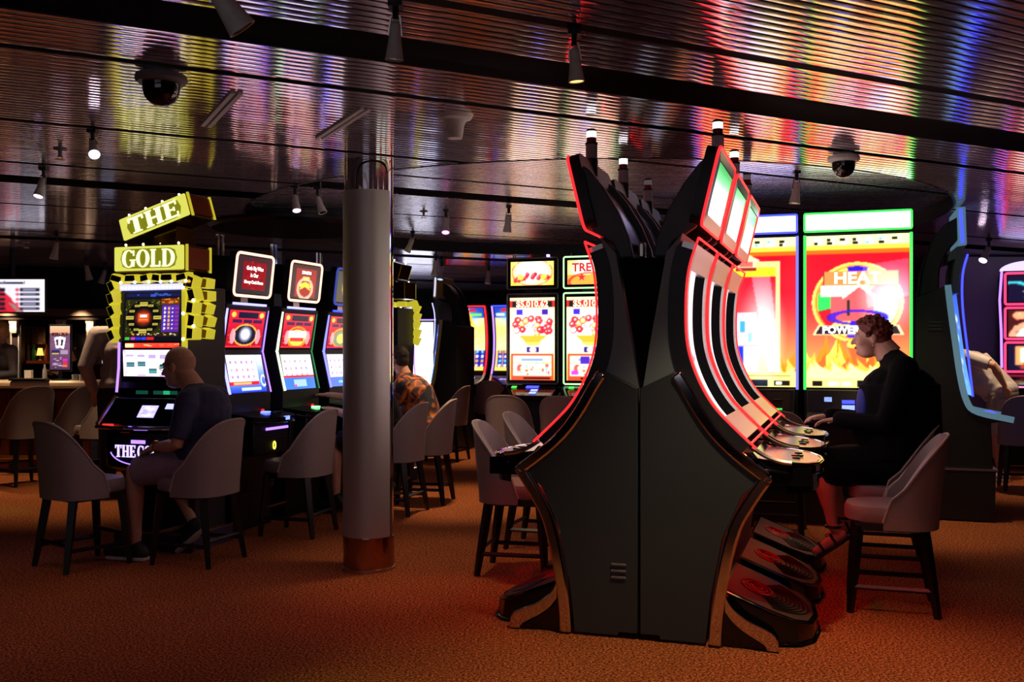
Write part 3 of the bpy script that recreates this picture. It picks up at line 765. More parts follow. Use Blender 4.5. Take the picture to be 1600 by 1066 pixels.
def serif(s, hgt, fn, wid=None, d=.004):
    mb = MB(); x = 0; qs = []
    for ch in s:
        wd, q = glyph(ch); qs += [[(x + a, b) for a, b in k] for k in q]; x += wd
    kx = (wid / x) if wid else hgt
    for k, q in enumerate(qs):
        dz = d + (k % 5) * .0004
        p = [((a - x / 2) * kx, (b - .5) * hgt) for a, b in q]
        mb.add([fn(a, b, 0) for a, b in p] + [fn(a, b, dz) for a, b in p], [(4, 5, 6, 7), (0, 1, 5, 4), (1, 2, 6, 5), (2, 3, 7, 6), (3, 0, 4, 7)])
    return mb
YX = lambda a, b, t: (t, a, b)      # profile in (depth, height), extruded along x
OLIVE = (150, 152, 20); YEL = (240, 240, 90)
e_letter = emis('letter_warm_white', (255, 252, 190), 1.6)

# ------------------------------------------------------------------ gold-topped reel machine
def gold_machine(loc, yaw, lab):
    g = thing('gold_slot_machine', lab, 'slot machine', loc, yaw)
    wd = .60
    MB().prism([(.02, .0), (.44, .0), (.44, 1.88), (.03, 1.88), (.0, 1.5), (.03, 1.2), (.02, .9), (.0, .86), (.0, .56), (.06, .5)], YX, -wd / 2, wd / 2).build('cabinet', M['dark'], g, bev=.008)
    MB().box((0, .24, .06), (wd + .06, .5, .12)).build('plinth', mat('plinth_violet', (60, 52, 84), .5), g)
    MB().box((0, .23, .125), (wd + .07, .52, .012)).build('plinth_edge', M['silver'], g)
    # top screen with round award wheel
    cv = Cv(92, 76, (14, 14, 24))
    cv.rect(.04, .14, .96, .84, (40, 40, 14)).specks(.04, .14, .62, .84, 160, [(130, 130, 40), (60, 62, 16), (170, 166, 60)], .02, .014)
    cv.ell(.35, .48, .29, .34, (10, 10, 12))
    for k in range(12):
        a = 2 * PI * k / 12; big = k % 3 == 0
        u, v_ = .35 + .235 * math.cos(a), .48 + .275 * math.sin(a); q = 1.35 if big else .85
        cv.rect(u - .05 * q, v_ - .026 * q, u + .05 * q, v_ + .026 * q, (206, 190, 80)).rect(u - .04 * q, v_ - .008, u + .04 * q, v_ + .008, (90, 74, 10))
    cv.glow(.35, .48, .17, .2, (230, 70, 30), 1.4).rect(.26, .40, .44, .56, (226, 80, 40)).rect(.29, .49, .41, .54, (250, 250, 250)).rect(.28, .43, .42, .45, (250, 190, 60))
    cv.rect(.64, .74, .95, .86, (120, 50, 10)).specks(.65, .76, .92, .85, 26, [(240, 180, 60), (200, 60, 20)], .03, .016)
    cv.rect(.66, .2, .95, .72, (90, 40, 170))
    for k in range(6):
        v_ = .26 + k * .08
        cv.ell(.71, v_, .018, .022, (235, 235, 245)).rect(.76, v_ - .02, .80, v_ + .02, (230, 190, 70)).rect(.83, v_ - .014, .85, v_ + .014, (240, 240, 250)).rect(.88, v_ - .012, .94, v_ + .008, (170, 60, 110))
    cv.rect(.04, .10, .96, .17, (46, 30, 10)).specks(.1, .115, .9, .15, 30, [(250, 190, 70), (250, 240, 230)], .02, .018)
    for u, c in ((.05, (70, 200, 60)), (.15, (200, 60, 190)), (.24, (50, 50, 220)), (.33, (50, 70, 230))): cv.rect(u, .03, u + .08, .09, c)
    cv.rect(.42, .03, .54, .09, (230, 30, 50)).rect(.04, .9, .96, .97, (20, 26, 70)).specks(.2, .9, .8, .96, 14, [(60, 90, 200)], .06, .02)
    screen('bonus_screen', cv, flat(-.25, 1.485, .25, 1.84, -.022, .006), M['scr'], g)
    MB().box((0, .03, 1.66), (.56, .034, .42), Matrix.Rotation(-.08, 3, 'X')).build('screen_frame', M['gloss'], g)
    MB().box((0, -.02, 1.872), (.52, .025, .042)).build('led_bar', e_bluewhite, g)
    for k in range(16): MB().ball((-.24 + .032 * k, -.034, 1.868), .008, nu=6, nv=4).build('led', e_white, g)
    MB().box((.283, -.02, 1.65), (.03, .03, .42)).build('bulb_strip', e_gold, g)
    # gold bars stacked round the top box
    def bar(cx, cz, w_, h_, rot, dp=.06, y=-.02):
        R = Matrix.Rotation(rot, 3, 'Y'); c = Vector((cx, y, cz))
        a = [(-w_ / 2, -h_ / 2), (w_ / 2, -h_ / 2), (w_ / 2 * .86, h_ / 2), (-w_ / 2 * .86, h_ / 2)]
        b = [(p * .86, q * .76) for p, q in a]
        mb = MB(); vs = [c + R @ Vector((p, -dp / 2, q)) for p, q in b] + [c + R @ Vector((p, 0, q)) for p, q in a] + [c + R @ Vector((p, dp, q)) for p, q in a]
        mb.add(vs, [(i, (i + 1) % 4, (i + 1) % 4 + 4, i + 4) for i in range(4)] + [(i + 4, (i + 1) % 4 + 4, (i + 1) % 4 + 8, i + 8) for i in range(4)] + [(11, 10, 9, 8)])
        o = mb.build('gold_bar', e_gold, g, smooth=0)
        MB().add([c + R @ Vector((p * .95, -dp / 2 - .002, q * .9)) for p, q in b], [(0, 1, 2, 3)]).build('bar_face', M['gold_dark'], o, smooth=0)
    ra = random.Random(5)
    for k in range(5):
        bar(-.325 - .006 * (k % 2), 1.53 + k * .088, .088, .066, PI / 2 - .45 + .1 * (k % 2))
        bar(.345 + .012 * (k % 2), 1.54 + k * .09, .095, .07, PI / 2 + ra.uniform(-.3, .3))
        bar(.362 + .01 * (k % 2), 1.54 + k * .09, .08, .06, PI / 2 + ra.uniform(-.3, .35), y=.12)
        MB().ball((.30 + .085 * (k % 2), -.06, 1.50 + k * .09), .012, nu=8, nv=5).build('bulb', e_bulb, g)
    for k, (x, ww, rr_) in enumerate(((-.27, .12, .25), (-.15, .11, 0), (-.03, .08, -.2), (.07, .08, .15), (.16, .12, 0), (.28, .1, -.2))):
        bar(x, 1.935, ww, .06, rr_, y=-.03)
        MB().ball((x + .05, -.07, 1.905), .011, nu=8, nv=5).build('bulb', e_bulb, g)
    # sign boxes
    def sign(nm, word, cx, cz, w_, h_, rot, dp, y):
        R = Matrix.Rotation(rot, 3, 'Y'); c = Vector((cx, y, cz)); fn = lambda a, b, t: c + R @ Vector((a, -t, b))
        mb = MB(); mb.prism([(-w_ / 2, -h_ / 2), (w_ / 2, -h_ / 2), (w_ / 2, h_ / 2), (-w_ / 2, h_ / 2)], lambda a, b, t: c + R @ Vector((a, t, b)), 0, dp)
        box = mb.build(nm, M['gold_dark'], g, smooth=0, bev=.01)
        MB().prism(rrect(w_ - .01, h_ - .012, .01), fn, .001, .006).build('sign_face', e_sign, box, smooth=0)
        oc = [(-.40, .0), (-.37, .30), (-.30, .38), (.30, .38), (.37, .30), (.40, 0), (.37, -.30), (.30, -.38), (-.30, -.38), (-.37, -.30)]
        MB().prism([(a * w_, b * h_) for a, b in oc], fn, .0055, .008).build('sign_panel', e_olive, box, smooth=0)
        serif(word, h_ * .68, lambda a, b, t: fn(a, b, t + .009), w_ * .76).build('lettering', e_letter, box, smooth=0)
        for k in range(4): MB().ball(fn(-w_ / 2 + w_ * (k + .5) / 4, h_ / 2 + .012, -.03), .009, nu=6, nv=4).build('bulb', e_bulb, box)
        fs_ = MB().prism([(-dp * .42, -h_ * .4), (dp * .42, -h_ * .4), (dp * .42, h_ * .4), (-dp * .42, h_ * .4)], lambda a, b, t: c + R @ Vector((w_ / 2 + t, dp / 2 + a, b)), .001, .006)
        fs_.build('side_panel', mat('amber_side', (150, 70, 14), .25, .6), box, smooth=0)
        for s in (-1, 1): MB().box(c + R @ Vector((w_ / 2 + .006, dp / 2 + s * dp * .45, 0)), (.012, .018, h_), R).build('side_trim', e_gold, box)
    sign('sign_gold', 'GOLD', .0, 2.075, .60, .185, 0, .30, -.04)
    sign('sign_the', 'THE', .06, 2.36, .59, .17, -.29, .28, -.06)
    MB().prism([(-.02, 2.16), (.22, 2.16), (.2, 2.3), (.0, 2.3)], YX, .02, .2).build('sign_bracket', M['gold_dark'], g)
    # reel window, strips and panels
    cv = Cv(60, 16, (255, 120, 60)); cv.grad(0, 1, (230, 40, 30), (250, 60, 40)).specks(0, .2, 1, .7, 22, [(255, 200, 120), (255, 90, 60)], .05, .2).rect(.0, .1, .16, .9, (255, 220, 150)); screen('message_strip', cv.blur(1), flat(-.23, 1.44, .23, 1.474, -.012), M['scr1'], g)
    cv = Cv(80, 48, (250, 244, 255))
    for k in range(5):
        u = .04 + .19 * k; cv.grad(0, .5, (226, 206, 255), (255, 255, 255), u, u + .16).grad(.5, 1, (255, 255, 255), (226, 214, 255), u, u + .16).rect(u + .165, 0, u + .185, 1, (210, 180, 250))
        v_ = (.42, .44, .2, .36, .42)[k]; cv.rect(u + .02, v_, u + .15, v_ + .17, (60, 90, 110)).rect(u + .02, v_ + .05, u + .15, v_ + .08, (50, 160, 120))
        cv.rect(u + .01, .05 + .06 * (k % 2), u + .15, .1 + .06 * (k % 2), (190, 120, 210)).rect(u + .02, .78 - .03 * k % .1, u + .14, .84, (160, 140, 210))
    cv.ell(0, .5, .06, .6, (190, 120, 230), .7, .75).ell(1, .5, .06, .6, (190, 120, 230), .7, .75)
    screen('reel_window', cv, flat(-.25, 1.215, .25, 1.425, -.002, -.012), M['scr1'], g)
    MB().box((0, .012, 1.32), (.54, .03, .25)).build('reel_frame', M['gloss'], g)
    for s in (-1, 1): MB().tube([(s * .285, -.01, 1.48), (s * .292, -.005, 1.3), (s * .298, -.02, 1.12)], .009, 6).build('led_strip', e_violet, g)
    MB().box((0, .0, 1.12), (.54, .03, .06)).build('credit_panel', M['gloss'], g)
    for x, w_, c in ((-.08, .10, 0), (.06, .08, 0), (.13, .05, 1), (.19, .06, 0)): MB().box((x, -.018, 1.122), (w_, .006, .026)).build('credit_display', emis('credit_green', (40, 180, 120) if c else (14, 70, 54), 1.0), g)
    MB().prism([(.02, 1.085), (-.03, 1.085), (-.17, .905), (-.17, .875), (.02, .875)], YX, -.30, .30).build('console', M['gloss'], g, bev=.008)
    sl = lambda x, q: (x, -.032 - .14 * q, 1.087 - .18 * q)
    cv = Cv(24, 16, (180, 170, 255)); cv.specks(.1, .1, .8, .8, 18, [(250, 250, 255), (120, 120, 230)], .16, .08).blur(1)
    screen('small_display', cv, lambda u, v: (-.03 + .14 * u, *sl(0, .75 - .45 * v)[1:]), M['scr1'], g)
    MB().add([sl(.17, .22), sl(.24, .22), sl(.24, .42), sl(.17, .42)], [(0, 1, 2, 3)]).build('bet_button', e_bluewhite, g, smooth=0)
    for s in (-1, 1): MB().tube([(s * .305, -.02, 1.09), (s * .315, -.1, 1.0), (s * .32, -.19, .90)], .016, 8).build('console_rail', M['chrome'], g)
    lip = [(-.32 + .64 * k / 16, -.20 - .05 * math.sin(PI * k / 16), .885) for k in range(17)]
    MB().tube(lip, .014, 8).build('console_lip', M['chrome'], g)
    MB().box((-.22, -.2, .90), (.08, .02, .012)).build('red_light', e_red, g)
    MB().prism([(.0, .86), (-.15, .86), (-.14, .60), (.0, .55)], YX, -.29, .29).build('belly_door', M['gloss'], g, bev=.02)
    MB().prism([(a, b) for a, b in rrect(.46, .2, .04)], lambda a, b, t: (a, t, .72 + b), -.156, -.15).build('belly_glass', mat('belly_glass', (20, 16, 40), .2), g)
    MB().ring([(.23 * math.cos(t) * 1.02, -.158, .72 + .1 * math.sin(t)) for t in [PI * 1.05 + PI * .9 * k / 20 for k in range(21)] + [PI * 1.95 - PI * .9 * k / 20 for k in range(21)]], .004, 5).build('belly_arc', e_violet, g)
    serif('THE', .085, lambda a, b, t: (a - .105, -.158 - t, .715 + b), .18).build('lettering', e_belly, g, smooth=0)
    serif('GOLD', .085, lambda a, b, t: (a + .105, -.158 - t, .715 + b), .22).build('lettering', e_belly, g, smooth=0)
    MB().box((0, -.156, .782), (.12, .004, .025)).build('belly_plate', e_violet, g)
    return g
M['gold_dark'] = mat('dark_gold', (120, 84, 20), .16, .9)
e_sign = emis('sign_border_yellow', (226, 226, 96), 1.0); e_olive = emis('sign_olive', (140, 142, 22), .8)
e_belly = emis('letter_violet_white', (200, 180, 255), 1.8)
GLOC = Vector((-2.56, 7.1, 0))
gold_machine(GLOC, YAW_FRONT, 'tall reel machine with gold bars and tilted THE GOLD signs, faced by the bald man')
GL2 = Vector((-1.36, 11.1, 0))
gold2 = gold_machine(GL2, YAW_BACK, 'second gold-barred machine turned away, peeking out behind the right of the column')

# ------------------------------------------------------------------ red video slots in a row on the left
def round_panel(m, w_, h_, c, tilt, d0, d1, r=.03):
    R = Matrix.Rotation(tilt, 3, 'X'); c = Vector(c)
    return lambda a, b, t: c + R @ Vector((a, -t, b))
def dance_slot(k, loc, lab):
    m = thing('video_slot_machine', lab, 'slot machine', loc, YAW_RIGHT, 'red video slot machines in the left row')
    prof = [(-.10, .3), (-.14, .86), (-.06, .90), (-.065, 1.07), (.012, 1.415), (-.058, 1.78), (.0, 1.80), (.46, 1.72), (.5, .3)]
    MB().prism(prof, YX, -.305, .305).build('cabinet', M['dark'], m, bev=.006)
    MB().box((0, .2, .15), (.56, .56, .3)).build('base', M['black'], m)
    lo = lambda x0, x1, q0, q1, d: (lambda u, v: (x0 + (x1 - x0) * u, -.055 + .06 * (q0 + (q1 - q0) * v) - d, 1.085 + .30 * (q0 + (q1 - q0) * v)))
    hi = lambda x0, x1, q0, q1, d: (lambda u, v: (x0 + (x1 - x0) * u, .006 - .05 * (q0 + (q1 - q0) * v) - d, 1.445 + .295 * (q0 + (q1 - q0) * v)))
    # lower picture: grid of symbols over a blue band
    cv = Cv(64, 50, (236, 232, 240))
    cv.rect(0, 0, 1, .2, (40, 70, 210)).grad(0, .2, (30, 50, 190), (70, 120, 240))
    cv.rect(0, .2, 1, .3, (200, 30, 50)).rect(.1, .22, .6, .27, (250, 220, 120), .7).rect(.3, .06, .85, .14, (235, 235, 255), .7)
    for i in range(5):
        for j in range(3):
            u, v_ = .1 + .17 * i * (.88 if k == 0 else 1), .40 + .2 * j
            cv.rect(u - .055, v_ - .085, u + .055, v_ + .085, (246, 240, 246)); cv.rect(u - .03, v_ - .03, u + .03, v_ + .05, [(170, 90, 150), (150, 130, 190), (120, 90, 160), (220, 90, 110)][(i * 2 + j + k) % 4], .75)
    if k == 0: cv.rect(.82, .2, 1, 1, (110, 170, 230)).grad(.2, 1, (50, 90, 200), (240, 240, 250), .83, 1).ell(.95, .3, .08, .16, (240, 240, 255), 1, .7)
    if k == 1: cv.rect(0, 0, 1, .34, (50, 110, 220)).rect(.3, .08, .7, .28, (150, 180, 240)).rect(.3, .08, .38, .14, (230, 60, 110)).rect(0, .34, 1, .4, (200, 40, 40))
    if k == 2: cv.rect(0, 0, 1, .3, (60, 100, 220)).rect(.3, .12, .6, .18, (90, 230, 200))
    screen('lower_screen', cv, lo(-.25, .25, 0, 1, .008), M['scr1'], m)
    cv = Cv(64, 56, (196, 20, 44))
    cv.grad(0, 1, (150, 10, 30), (206, 28, 54)).specks(0, 0, 1, .6, 40, [(230, 60, 70), (240, 170, 60)], .02, .02)
    cv.rect(.24, .80, .80, .96, (16, 14, 40)).ell(.12, .88, .06, .07, (240, 180, 60)).ell(.9, .88, .06, .07, (240, 190, 80))
    for u in (.1, .4, .68): cv.rect(u, .66, u + .25, .76, (50, 20, 60))
    if k == 0: cv.ell(.5, .34, .34, .30, (220, 150, 60)).ell(.5, .34, .30, .26, (24, 22, 40)).glow(.5, .36, .2, .24, (220, 220, 240), 1.8).ell(.5, .36, .12, .14, (190, 190, 220))
    elif k == 1: cv.ell(.5, .32, .36, .32, (230, 120, 40), 1, .8).ell(.5, .3, .28, .24, (250, 190, 70)).rect(.2, .3, .8, .5, (250, 240, 230)).rect(.28, .2, .72, .3, (220, 60, 50))
    else: cv.ell(.5, .32, .36, .32, (200, 140, 60), 1, .8).ell(.5, .3, .28, .26, (120, 130, 100)).ell(.5, .3, .16, .16, (210, 190, 90))
    cv.ell(.16, .3, .07, .2, (230, 160, 170), .8).ell(.86, .3, .07, .2, (230, 160, 170), .8).rect(0, 0, 1, .05, (220, 40, 50))
    screen('upper_screen', cv, hi(-.25, .25, 0, 1, .008), M['scr1'], m)
    text('$9,375.00', .062, e_white, m, (.01, -.045, 1.445 + .295 * .88), .17, bold=.0015, xs=.85)
    text(('$1,521.67  $62.54  $26.07', '$1,521.67  $62.54  $26.07', '$1,521.67  $62.54')[k], .026, e_white, m, (.01, -.036, 1.445 + .295 * .71), .17, bold=.0006)
    MB().box((0, .0, 1.24), (.56, .03, .34), Matrix.Rotation(-.2, 3, 'X')).build('lower_bezel', M['gloss'], m)
    MB().box((0, -.004, 1.593), (.56, .03, .33), Matrix.Rotation(.17, 3, 'X')).build('upper_bezel', M['gloss'], m)
    side = [(e_bluewhite, e_violet), (emis('led_lime_white', (215, 255, 190), 2.2), emis('led_green_dim', (60, 150, 90), .8)), (emis('led_strong_blue', (110, 110, 255), 3), e_blue)][k]
    for s, e in ((-1, side[0]), (1, side[1])):
        MB().tube(catmull3([(s * .29, -.075, 1.08), (s * .29, .0, 1.40), (s * .29, .0, 1.43), (s * .29, -.05, 1.75)]), .012 if s < 0 else .007, 6).build('led_strip', e, m)
    MB().box((0, -.065, 1.79), (.46, .016, .018)).build('led_bar', [e_bluewhite, e_bluewhite, e_blue][k], m)
    # header monitor on a neck
    fn = round_panel(m, .52, .34, (0, -.10, 2.02), .12, 0, 0)
    MB().prism(rrect(.54, .355, .04), fn, -.06, .0).build('header_box', M['black'], m)
    MB().prism(rrect(.30, .26, .02), fn, -.40, -.06).build('header_back', M['black'], m)
    MB().box((0, .03, 1.83), (.10, .08, .12)).build('header_neck', M['silver'], m)
    MB().ring([fn(a, b, .004) for a, b in rrect(.52, .335, .04)], .011).build('led_frame', [e_warmframe, e_warmframe, emis('led_blue_dim', (60, 80, 190), .8)][k], m)
    cv = Cv(48, 34, (52, 34, 40)); cv.grad(0, 1, (46, 44, 50), (70, 36, 44))
    if k == 0: cv.rect(.16, .1, .86, .86, (150, 10, 26)).specks(.18, .1, .84, .86, 40, [(190, 30, 40), (120, 6, 20)], .05, .05)
    elif k == 1:
        cv.rect(.14, .06, .88, .9, (176, 36, 34)).rect(.3, .7, .72, .84, (40, 16, 20)).ell(.5, .3, .3, .34, (240, 200, 170), 1, .72).poly([(.3, .24), (.5, .36), (.7, .24), (.66, .42), (.5, .52), (.34, .42)], (240, 220, 60))
    else: cv.rect(0, 0, 1, 1, (74, 78, 66)).ell(.5, .5, .28, .4, (230, 200, 20)).ell(.5, .5, .24, .34, (20, 18, 10)).ell(.5, .5, .2, .3, (235, 205, 30))
    screen('header_screen', cv, lambda u, v: fn(-.23 + .46 * u, -.145 + .29 * v, .003), M['scr'] if k else M['scr'], m)
    tm = lambda s, z, b, q=e_white, x=0: text(s, z, q, m, fn(x, b, .006), .12, bold=.0008, xs=.9)
    if k == 0: tm('Grab Big Wins', .044, .055); tm('in Our', .044, .0); tm('Money Catch Room', .036, -.055)
    if k == 1: tm('DRAGON', .04, .08); tm('CRAZY', .04, .03, e_yellow); tm('MONEY II', .05, -.03, e_yellow)
    if k == 2: tm('i', .16, .0, M['black'])
    for x in (-.03, .03): MB().tube([(x, .22, 2.1), (x, .22, 2.36)], .018, 8).build('lamp_tower', M['chrome'], m)
    # deck, buttons, belly
    dk = [(-.30, -.05), (-.29, -.28), (-.2, -.35), (0, -.375), (.2, -.35), (.29, -.28), (.30, -.05)]
    mb = MB(); n = len(dk); zt = lambda y: .935 + .12 * (y + .05)
    mb.add([(a, b, zt(b)) for a, b in dk] + [(a, b, zt(b) - .045) for a, b in dk], [tuple(range(n)), tuple(range(n, 2 * n))[::-1]] + [(i, (i + 1) % n, (i + 1) % n + n, i + n) for i in range(n)]).build('button_deck', M['gloss'], m, bev=.008)
    e1 = e_bluewhite if k == 0 else e_greenwhite
    bl = emis('button_blue', (90, 110, 255), 4) if k == 0 else emis('button_green', (130, 255, 150), 3)
    MB().box((.06, -.17, zt(-.17) + .006), (.07, .05, .012)).build('button', bl, m); MB().box((.06, -.365, .885), (.07, .012, .03)).build('button', bl, m)
    MB().lathe([(.012, 0), (.012, .01), (.0001, .013)], 10, (.16, -.08, zt(-.08))).build('red_button', e_red, m)
    MB().box((.19, -.19, zt(-.19) + .003), (.09, .06, .008)).build('bill_slot', M['black'], m)
    MB().box((0, -.19, .74), (.5, .14, .28)).build('belly_box', M['black'], m, bev=.01)
    MB().box((.08, -.262, .80), (.32, .012, .02)).build('light_bar', e_violet, m)
    for z in (.75, .73): MB().box((.06, -.262, z), (.34, .008, .006)).build('door_slot', M['cabinet'], m)
    MB().ring([(.04 + .017 * math.cos(t), -.264, .665 + .03 * math.sin(t)) for t in [2 * PI * q / 16 for q in range(16)]], .005, 5).build('lock_ring', e_yellow, m)
    return m
def catmull3(P, n=5):
    x = P[0][0]; return [(x, a, b) for a, b in catmull([(p[1], p[2]) for p in P], n)]
MLOC = Vector((-2.16, 8.0, 0))
for k in range(3):
    dance_slot(k, MLOC + AX * .80 * k, ('red video slot beside the gold-topped machine, header with a three-line message', 'middle red video slot of the left row, header with yellow lettering', 'red video slot cut off by the column, yellow disc on its grey header')[k])

# ------------------------------------------------------------------ twin giant portrait screens on the right
def giant(k, loc, lab):
    m = thing('giant_slot_machine', lab, 'slot machine', loc, YAW_FRONT, 'twin giant-screen slot machines')
    MB().box((0, .2, 1.24), (.86, .36, 2.48)).build('cabinet', M['black'], m, bev=.008)
    MB().box((0, .06, .12), (.88, .7, .24)).build('plinth', M['dark'], m)
    MB().box((0, -.01, 2.487), (.84, .05, .15)).build('topper', M['gloss'], m)
    MB().box((0, -.062, 2.49), (.82, .07, .14)).build('topper_light', emis('topper_white_blue', (215, 225, 255), 2.6) if k == 0 else emis('topper_white_green', (235, 255, 228), 2.6), m)
    ed = e_blue if k == 0 else e_green
    MB().ring([(a, -.098, 2.49 + b) for a, b in rrect(.835, .148, .01)], .009).build('topper_edge', ed, m)
    for s in (-1, 1): MB().box((s * .418, -.03, 1.74), (.022, .03, 1.30)).build('led_strip', (emis('led_periwinkle', (130, 130, 245), 1.2) if k == 0 else e_green), m)
    w_, h_ = 112, 176
    cv = Cv(w_, h_, (226, 16, 56))
    cv.grad(0, .35, (255, 206, 110), (236, 120, 90)).grad(.35, .62, (236, 120, 90), (226, 34, 66)).grad(.62, 1, (226, 22, 60), (214, 4, 44))
    cv.flames(.05, .34, [((250, 150, 50), 1.0), ((255, 214, 110), .75), ((244, 120, 60), .5), ((255, 236, 150), .36)], 8)
    cv.rect(0, .93, 1, 1, (250, 240, 180)).rect(0, .905, 1, .935, (246, 206, 90)).rect(0, .88, 1, .905, (240, 120, 30))
    for j, v_ in enumerate((.972, .948)):
        for i in range(7):
            u = .08 + .125 * i; cv.rect(u, v_ - .009, u + .07, v_ + .010, (255, 255, 250))
            if (i * 3 + j * 2 + k) % 4 != 1: cv.rect(u, v_ - .009, u + (.035 if (i + j) % 2 else .055), v_ + .010, (24, 22, 20) if (i + j) % 5 else (130, 190, 220))
    cv.rect(0, .0, 1, .055, (250, 236, 150)).rect(.06, .01, .16, .04, (20, 20, 24)).rect(.22, .012, .32, .038, (250, 250, 250)).rect(.36, .012, .44, .038, (240, 240, 240)).rect(.5, .005, .72, .046, (16, 26, 50)).rect(.78, .01, .94, .04, (30, 30, 30)).rect(.8, .015, .86, .035, (240, 240, 240)).rect(.05, .07, .95, .078, (120, 100, 40))
    if k == 0:
        cv.rect(.08, .08, .84, .84, (250, 214, 150)).rect(.10, .10, .80, .80, (214, 30, 60)).grad(.1, .4, (255, 200, 150), (240, 120, 110), .1, .8).grad(.4, .74, (240, 110, 110), (220, 36, 64), .1, .8).rect(.10, .74, .80, .8, (255, 214, 60))
        cv.poly([(.38, .80), (.6, .80), (.6, .84), (.64, .85), (.49, .90), (.34, .85), (.38, .84)], (250, 226, 180)).rect(.42, .81, .56, .84, (226, 120, 110)).rect(.38, .78, .6, .80, (150, 60, 60))
        cv.flames(.10, .5, [((250, 130, 30), .8), ((255, 200, 60), .6)], 3, .1, .36)
        cv.rect(.34, .10, .62, .46, (226, 214, 232)).rect(.36, .46, .60, .5, (214, 196, 226)).glow(.66, .36, .26, .40, (255, 250, 240), .9).rect(.43, .36, .48, .44, (90, 170, 230)).rect(.40, .12, .46, .27, (50, 80, 230)).rect(.34, .27, .62, .28, (190, 180, 230)).rect(.34, .36, .62, .37, (200, 190, 240)).rect(.51, .3, .55, .36, (160, 200, 240))
        cv.poly([(.55, .74), (.72, .1), (.86, .1), (.74, .74)], (255, 250, 250), .35)
    else:
        asp = .60; cu, c_v, r = .5, .56, .235
        cv.ell(cu, c_v, r / asp * 1.14, r * 1.12, (250, 214, 120)).ell(cu, c_v, r / asp * 1.06, r * 1.04, (244, 150, 60))
        cv.wheel(cu, c_v, r / asp, r, [(240, 90, 100), (245, 220, 120), (60, 20, 220), (250, 220, 120), (235, 120, 110), (70, 220, 110), (200, 24, 54), (250, 214, 120), (80, 40, 220), (200, 160, 220), (150, 170, 240), (240, 230, 200)], .25)
        cv.rect(.17, .665, .91, .765, (70, 40, 50)).rect(.18, .67, .9, .76, (236, 150, 96)).rect(.14, .6, .62, .67, (236, 214, 214))
        cv.poly([(.24, .44), (.24, .60), (.40, .60), (.52, .67), (.64, .60), (.66, .60), (.66, .44)], (226, 110, 112)).poly([(.36, .58), (.52, .66), (.68, .58), (.68, .60), (.52, .685), (.36, .60)], (240, 230, 210))
        cv.rect(.40, .47, .43, .575, (40, 60, 60)).glow(.82, .58, .34, .24, (255, 255, 255), .8).poly([(.55, .80), (1, .84), (1, .6), (.6, .52)], (255, 246, 250), .3)
        cv.ell(cu, c_v - .10, .30, .05, (70, 30, 210), .8, .7)
        cv.poly([(.06, .345), (.12, .41), (.9, .41), (.95, .345)], (250, 236, 190)).poly([(.09, .352), (.135, .402), (.88, .402), (.92, .352)], (60, 40, 50))
        cv.poly([(.4, .31), (.52, .28), (.6, .2), (.56, .12), (.46, .16), (.42, .25)], (240, 120, 70)).ell(.45, .285, .05, .024, (255, 214, 110))
        cv.flames(.06, .26, [((255, 190, 90), .7), ((255, 236, 170), .45)], 7)
    cv.blur(1); cv.a = 255 * (np.clip(cv.a, 0, 255) / 255) ** 1.45
    screen('portrait_screen', cv, flat(-.405, 1.11, .405, 2.385, -.022), M['scr2'], m)
    if k == 1:
        text('POWER', .085, e_white, m, (-.13, -.028, 1.11 + 1.275 * .377), 0, bold=.004)
        text('HEAT', .13, emis('letter_cream', (255, 236, 200), 2), m, (0, -.028, 1.11 + 1.275 * .715), 0, bold=.005, xs=1.15)
    MB().box((0, -.005, 1.745), (.845, .03, 1.31)).build('screen_frame', M['gloss'], m)
    MB().prism([(-.02, 1.095), (-.05, 1.09), (-.12, .90), (-.30, .86), (-.30, .82), (.1, .82), (.1, 1.095)], YX, -.40, .40).build('console', M['dark'], m, bev=.008)
    sl = lambda x, q, d=.004: (x, -.052 - .07 * q - d, 1.088 - .188 * q)
    for x0, x1, q0, q1, mm, nm in ((.17, .36, .1, .9, M['pad'], 'ticket_panel'), (-.12, -.02, .42, .58, e_blue, 'display_line'), (-.12, -.02, .64, .86, emis('console_blue', (120, 140, 255), 2.4), 'display_line'), (-.36, -.2, .3, .9, mat('blue_plate', (20, 30, 60), .3), 'card_panel'), (.16, .30, .82, .9, e_green, 'ticket_light'), (-.26, -.2, .3, .5, emis('console_pale', (150, 180, 255), 1.4), 'display_line')):
        MB().add([sl(x0, q1), sl(x1, q1), sl(x1, q0), sl(x0, q0)], [(0, 1, 2, 3)]).build(nm, mm, m, smooth=0)
    MB().ball(sl(.10, .2), .016, nu=8, nv=5).build('red_button', e_red, m)
    MB().lathe([(.045, 0), (.045, .006), (.03, .01)], 16, (.26, -.075, 1.0)).build('speaker_ring', M['dark'], m)
    return m
giant(0, Vector((2.03, 8.6, 0)), 'giant portrait-screen machine with blue-white top light and a burning tower picture')
giant(1, Vector((2.88, 8.31, 0)), 'giant portrait-screen machine with green-edged top light and a colour wheel picture')

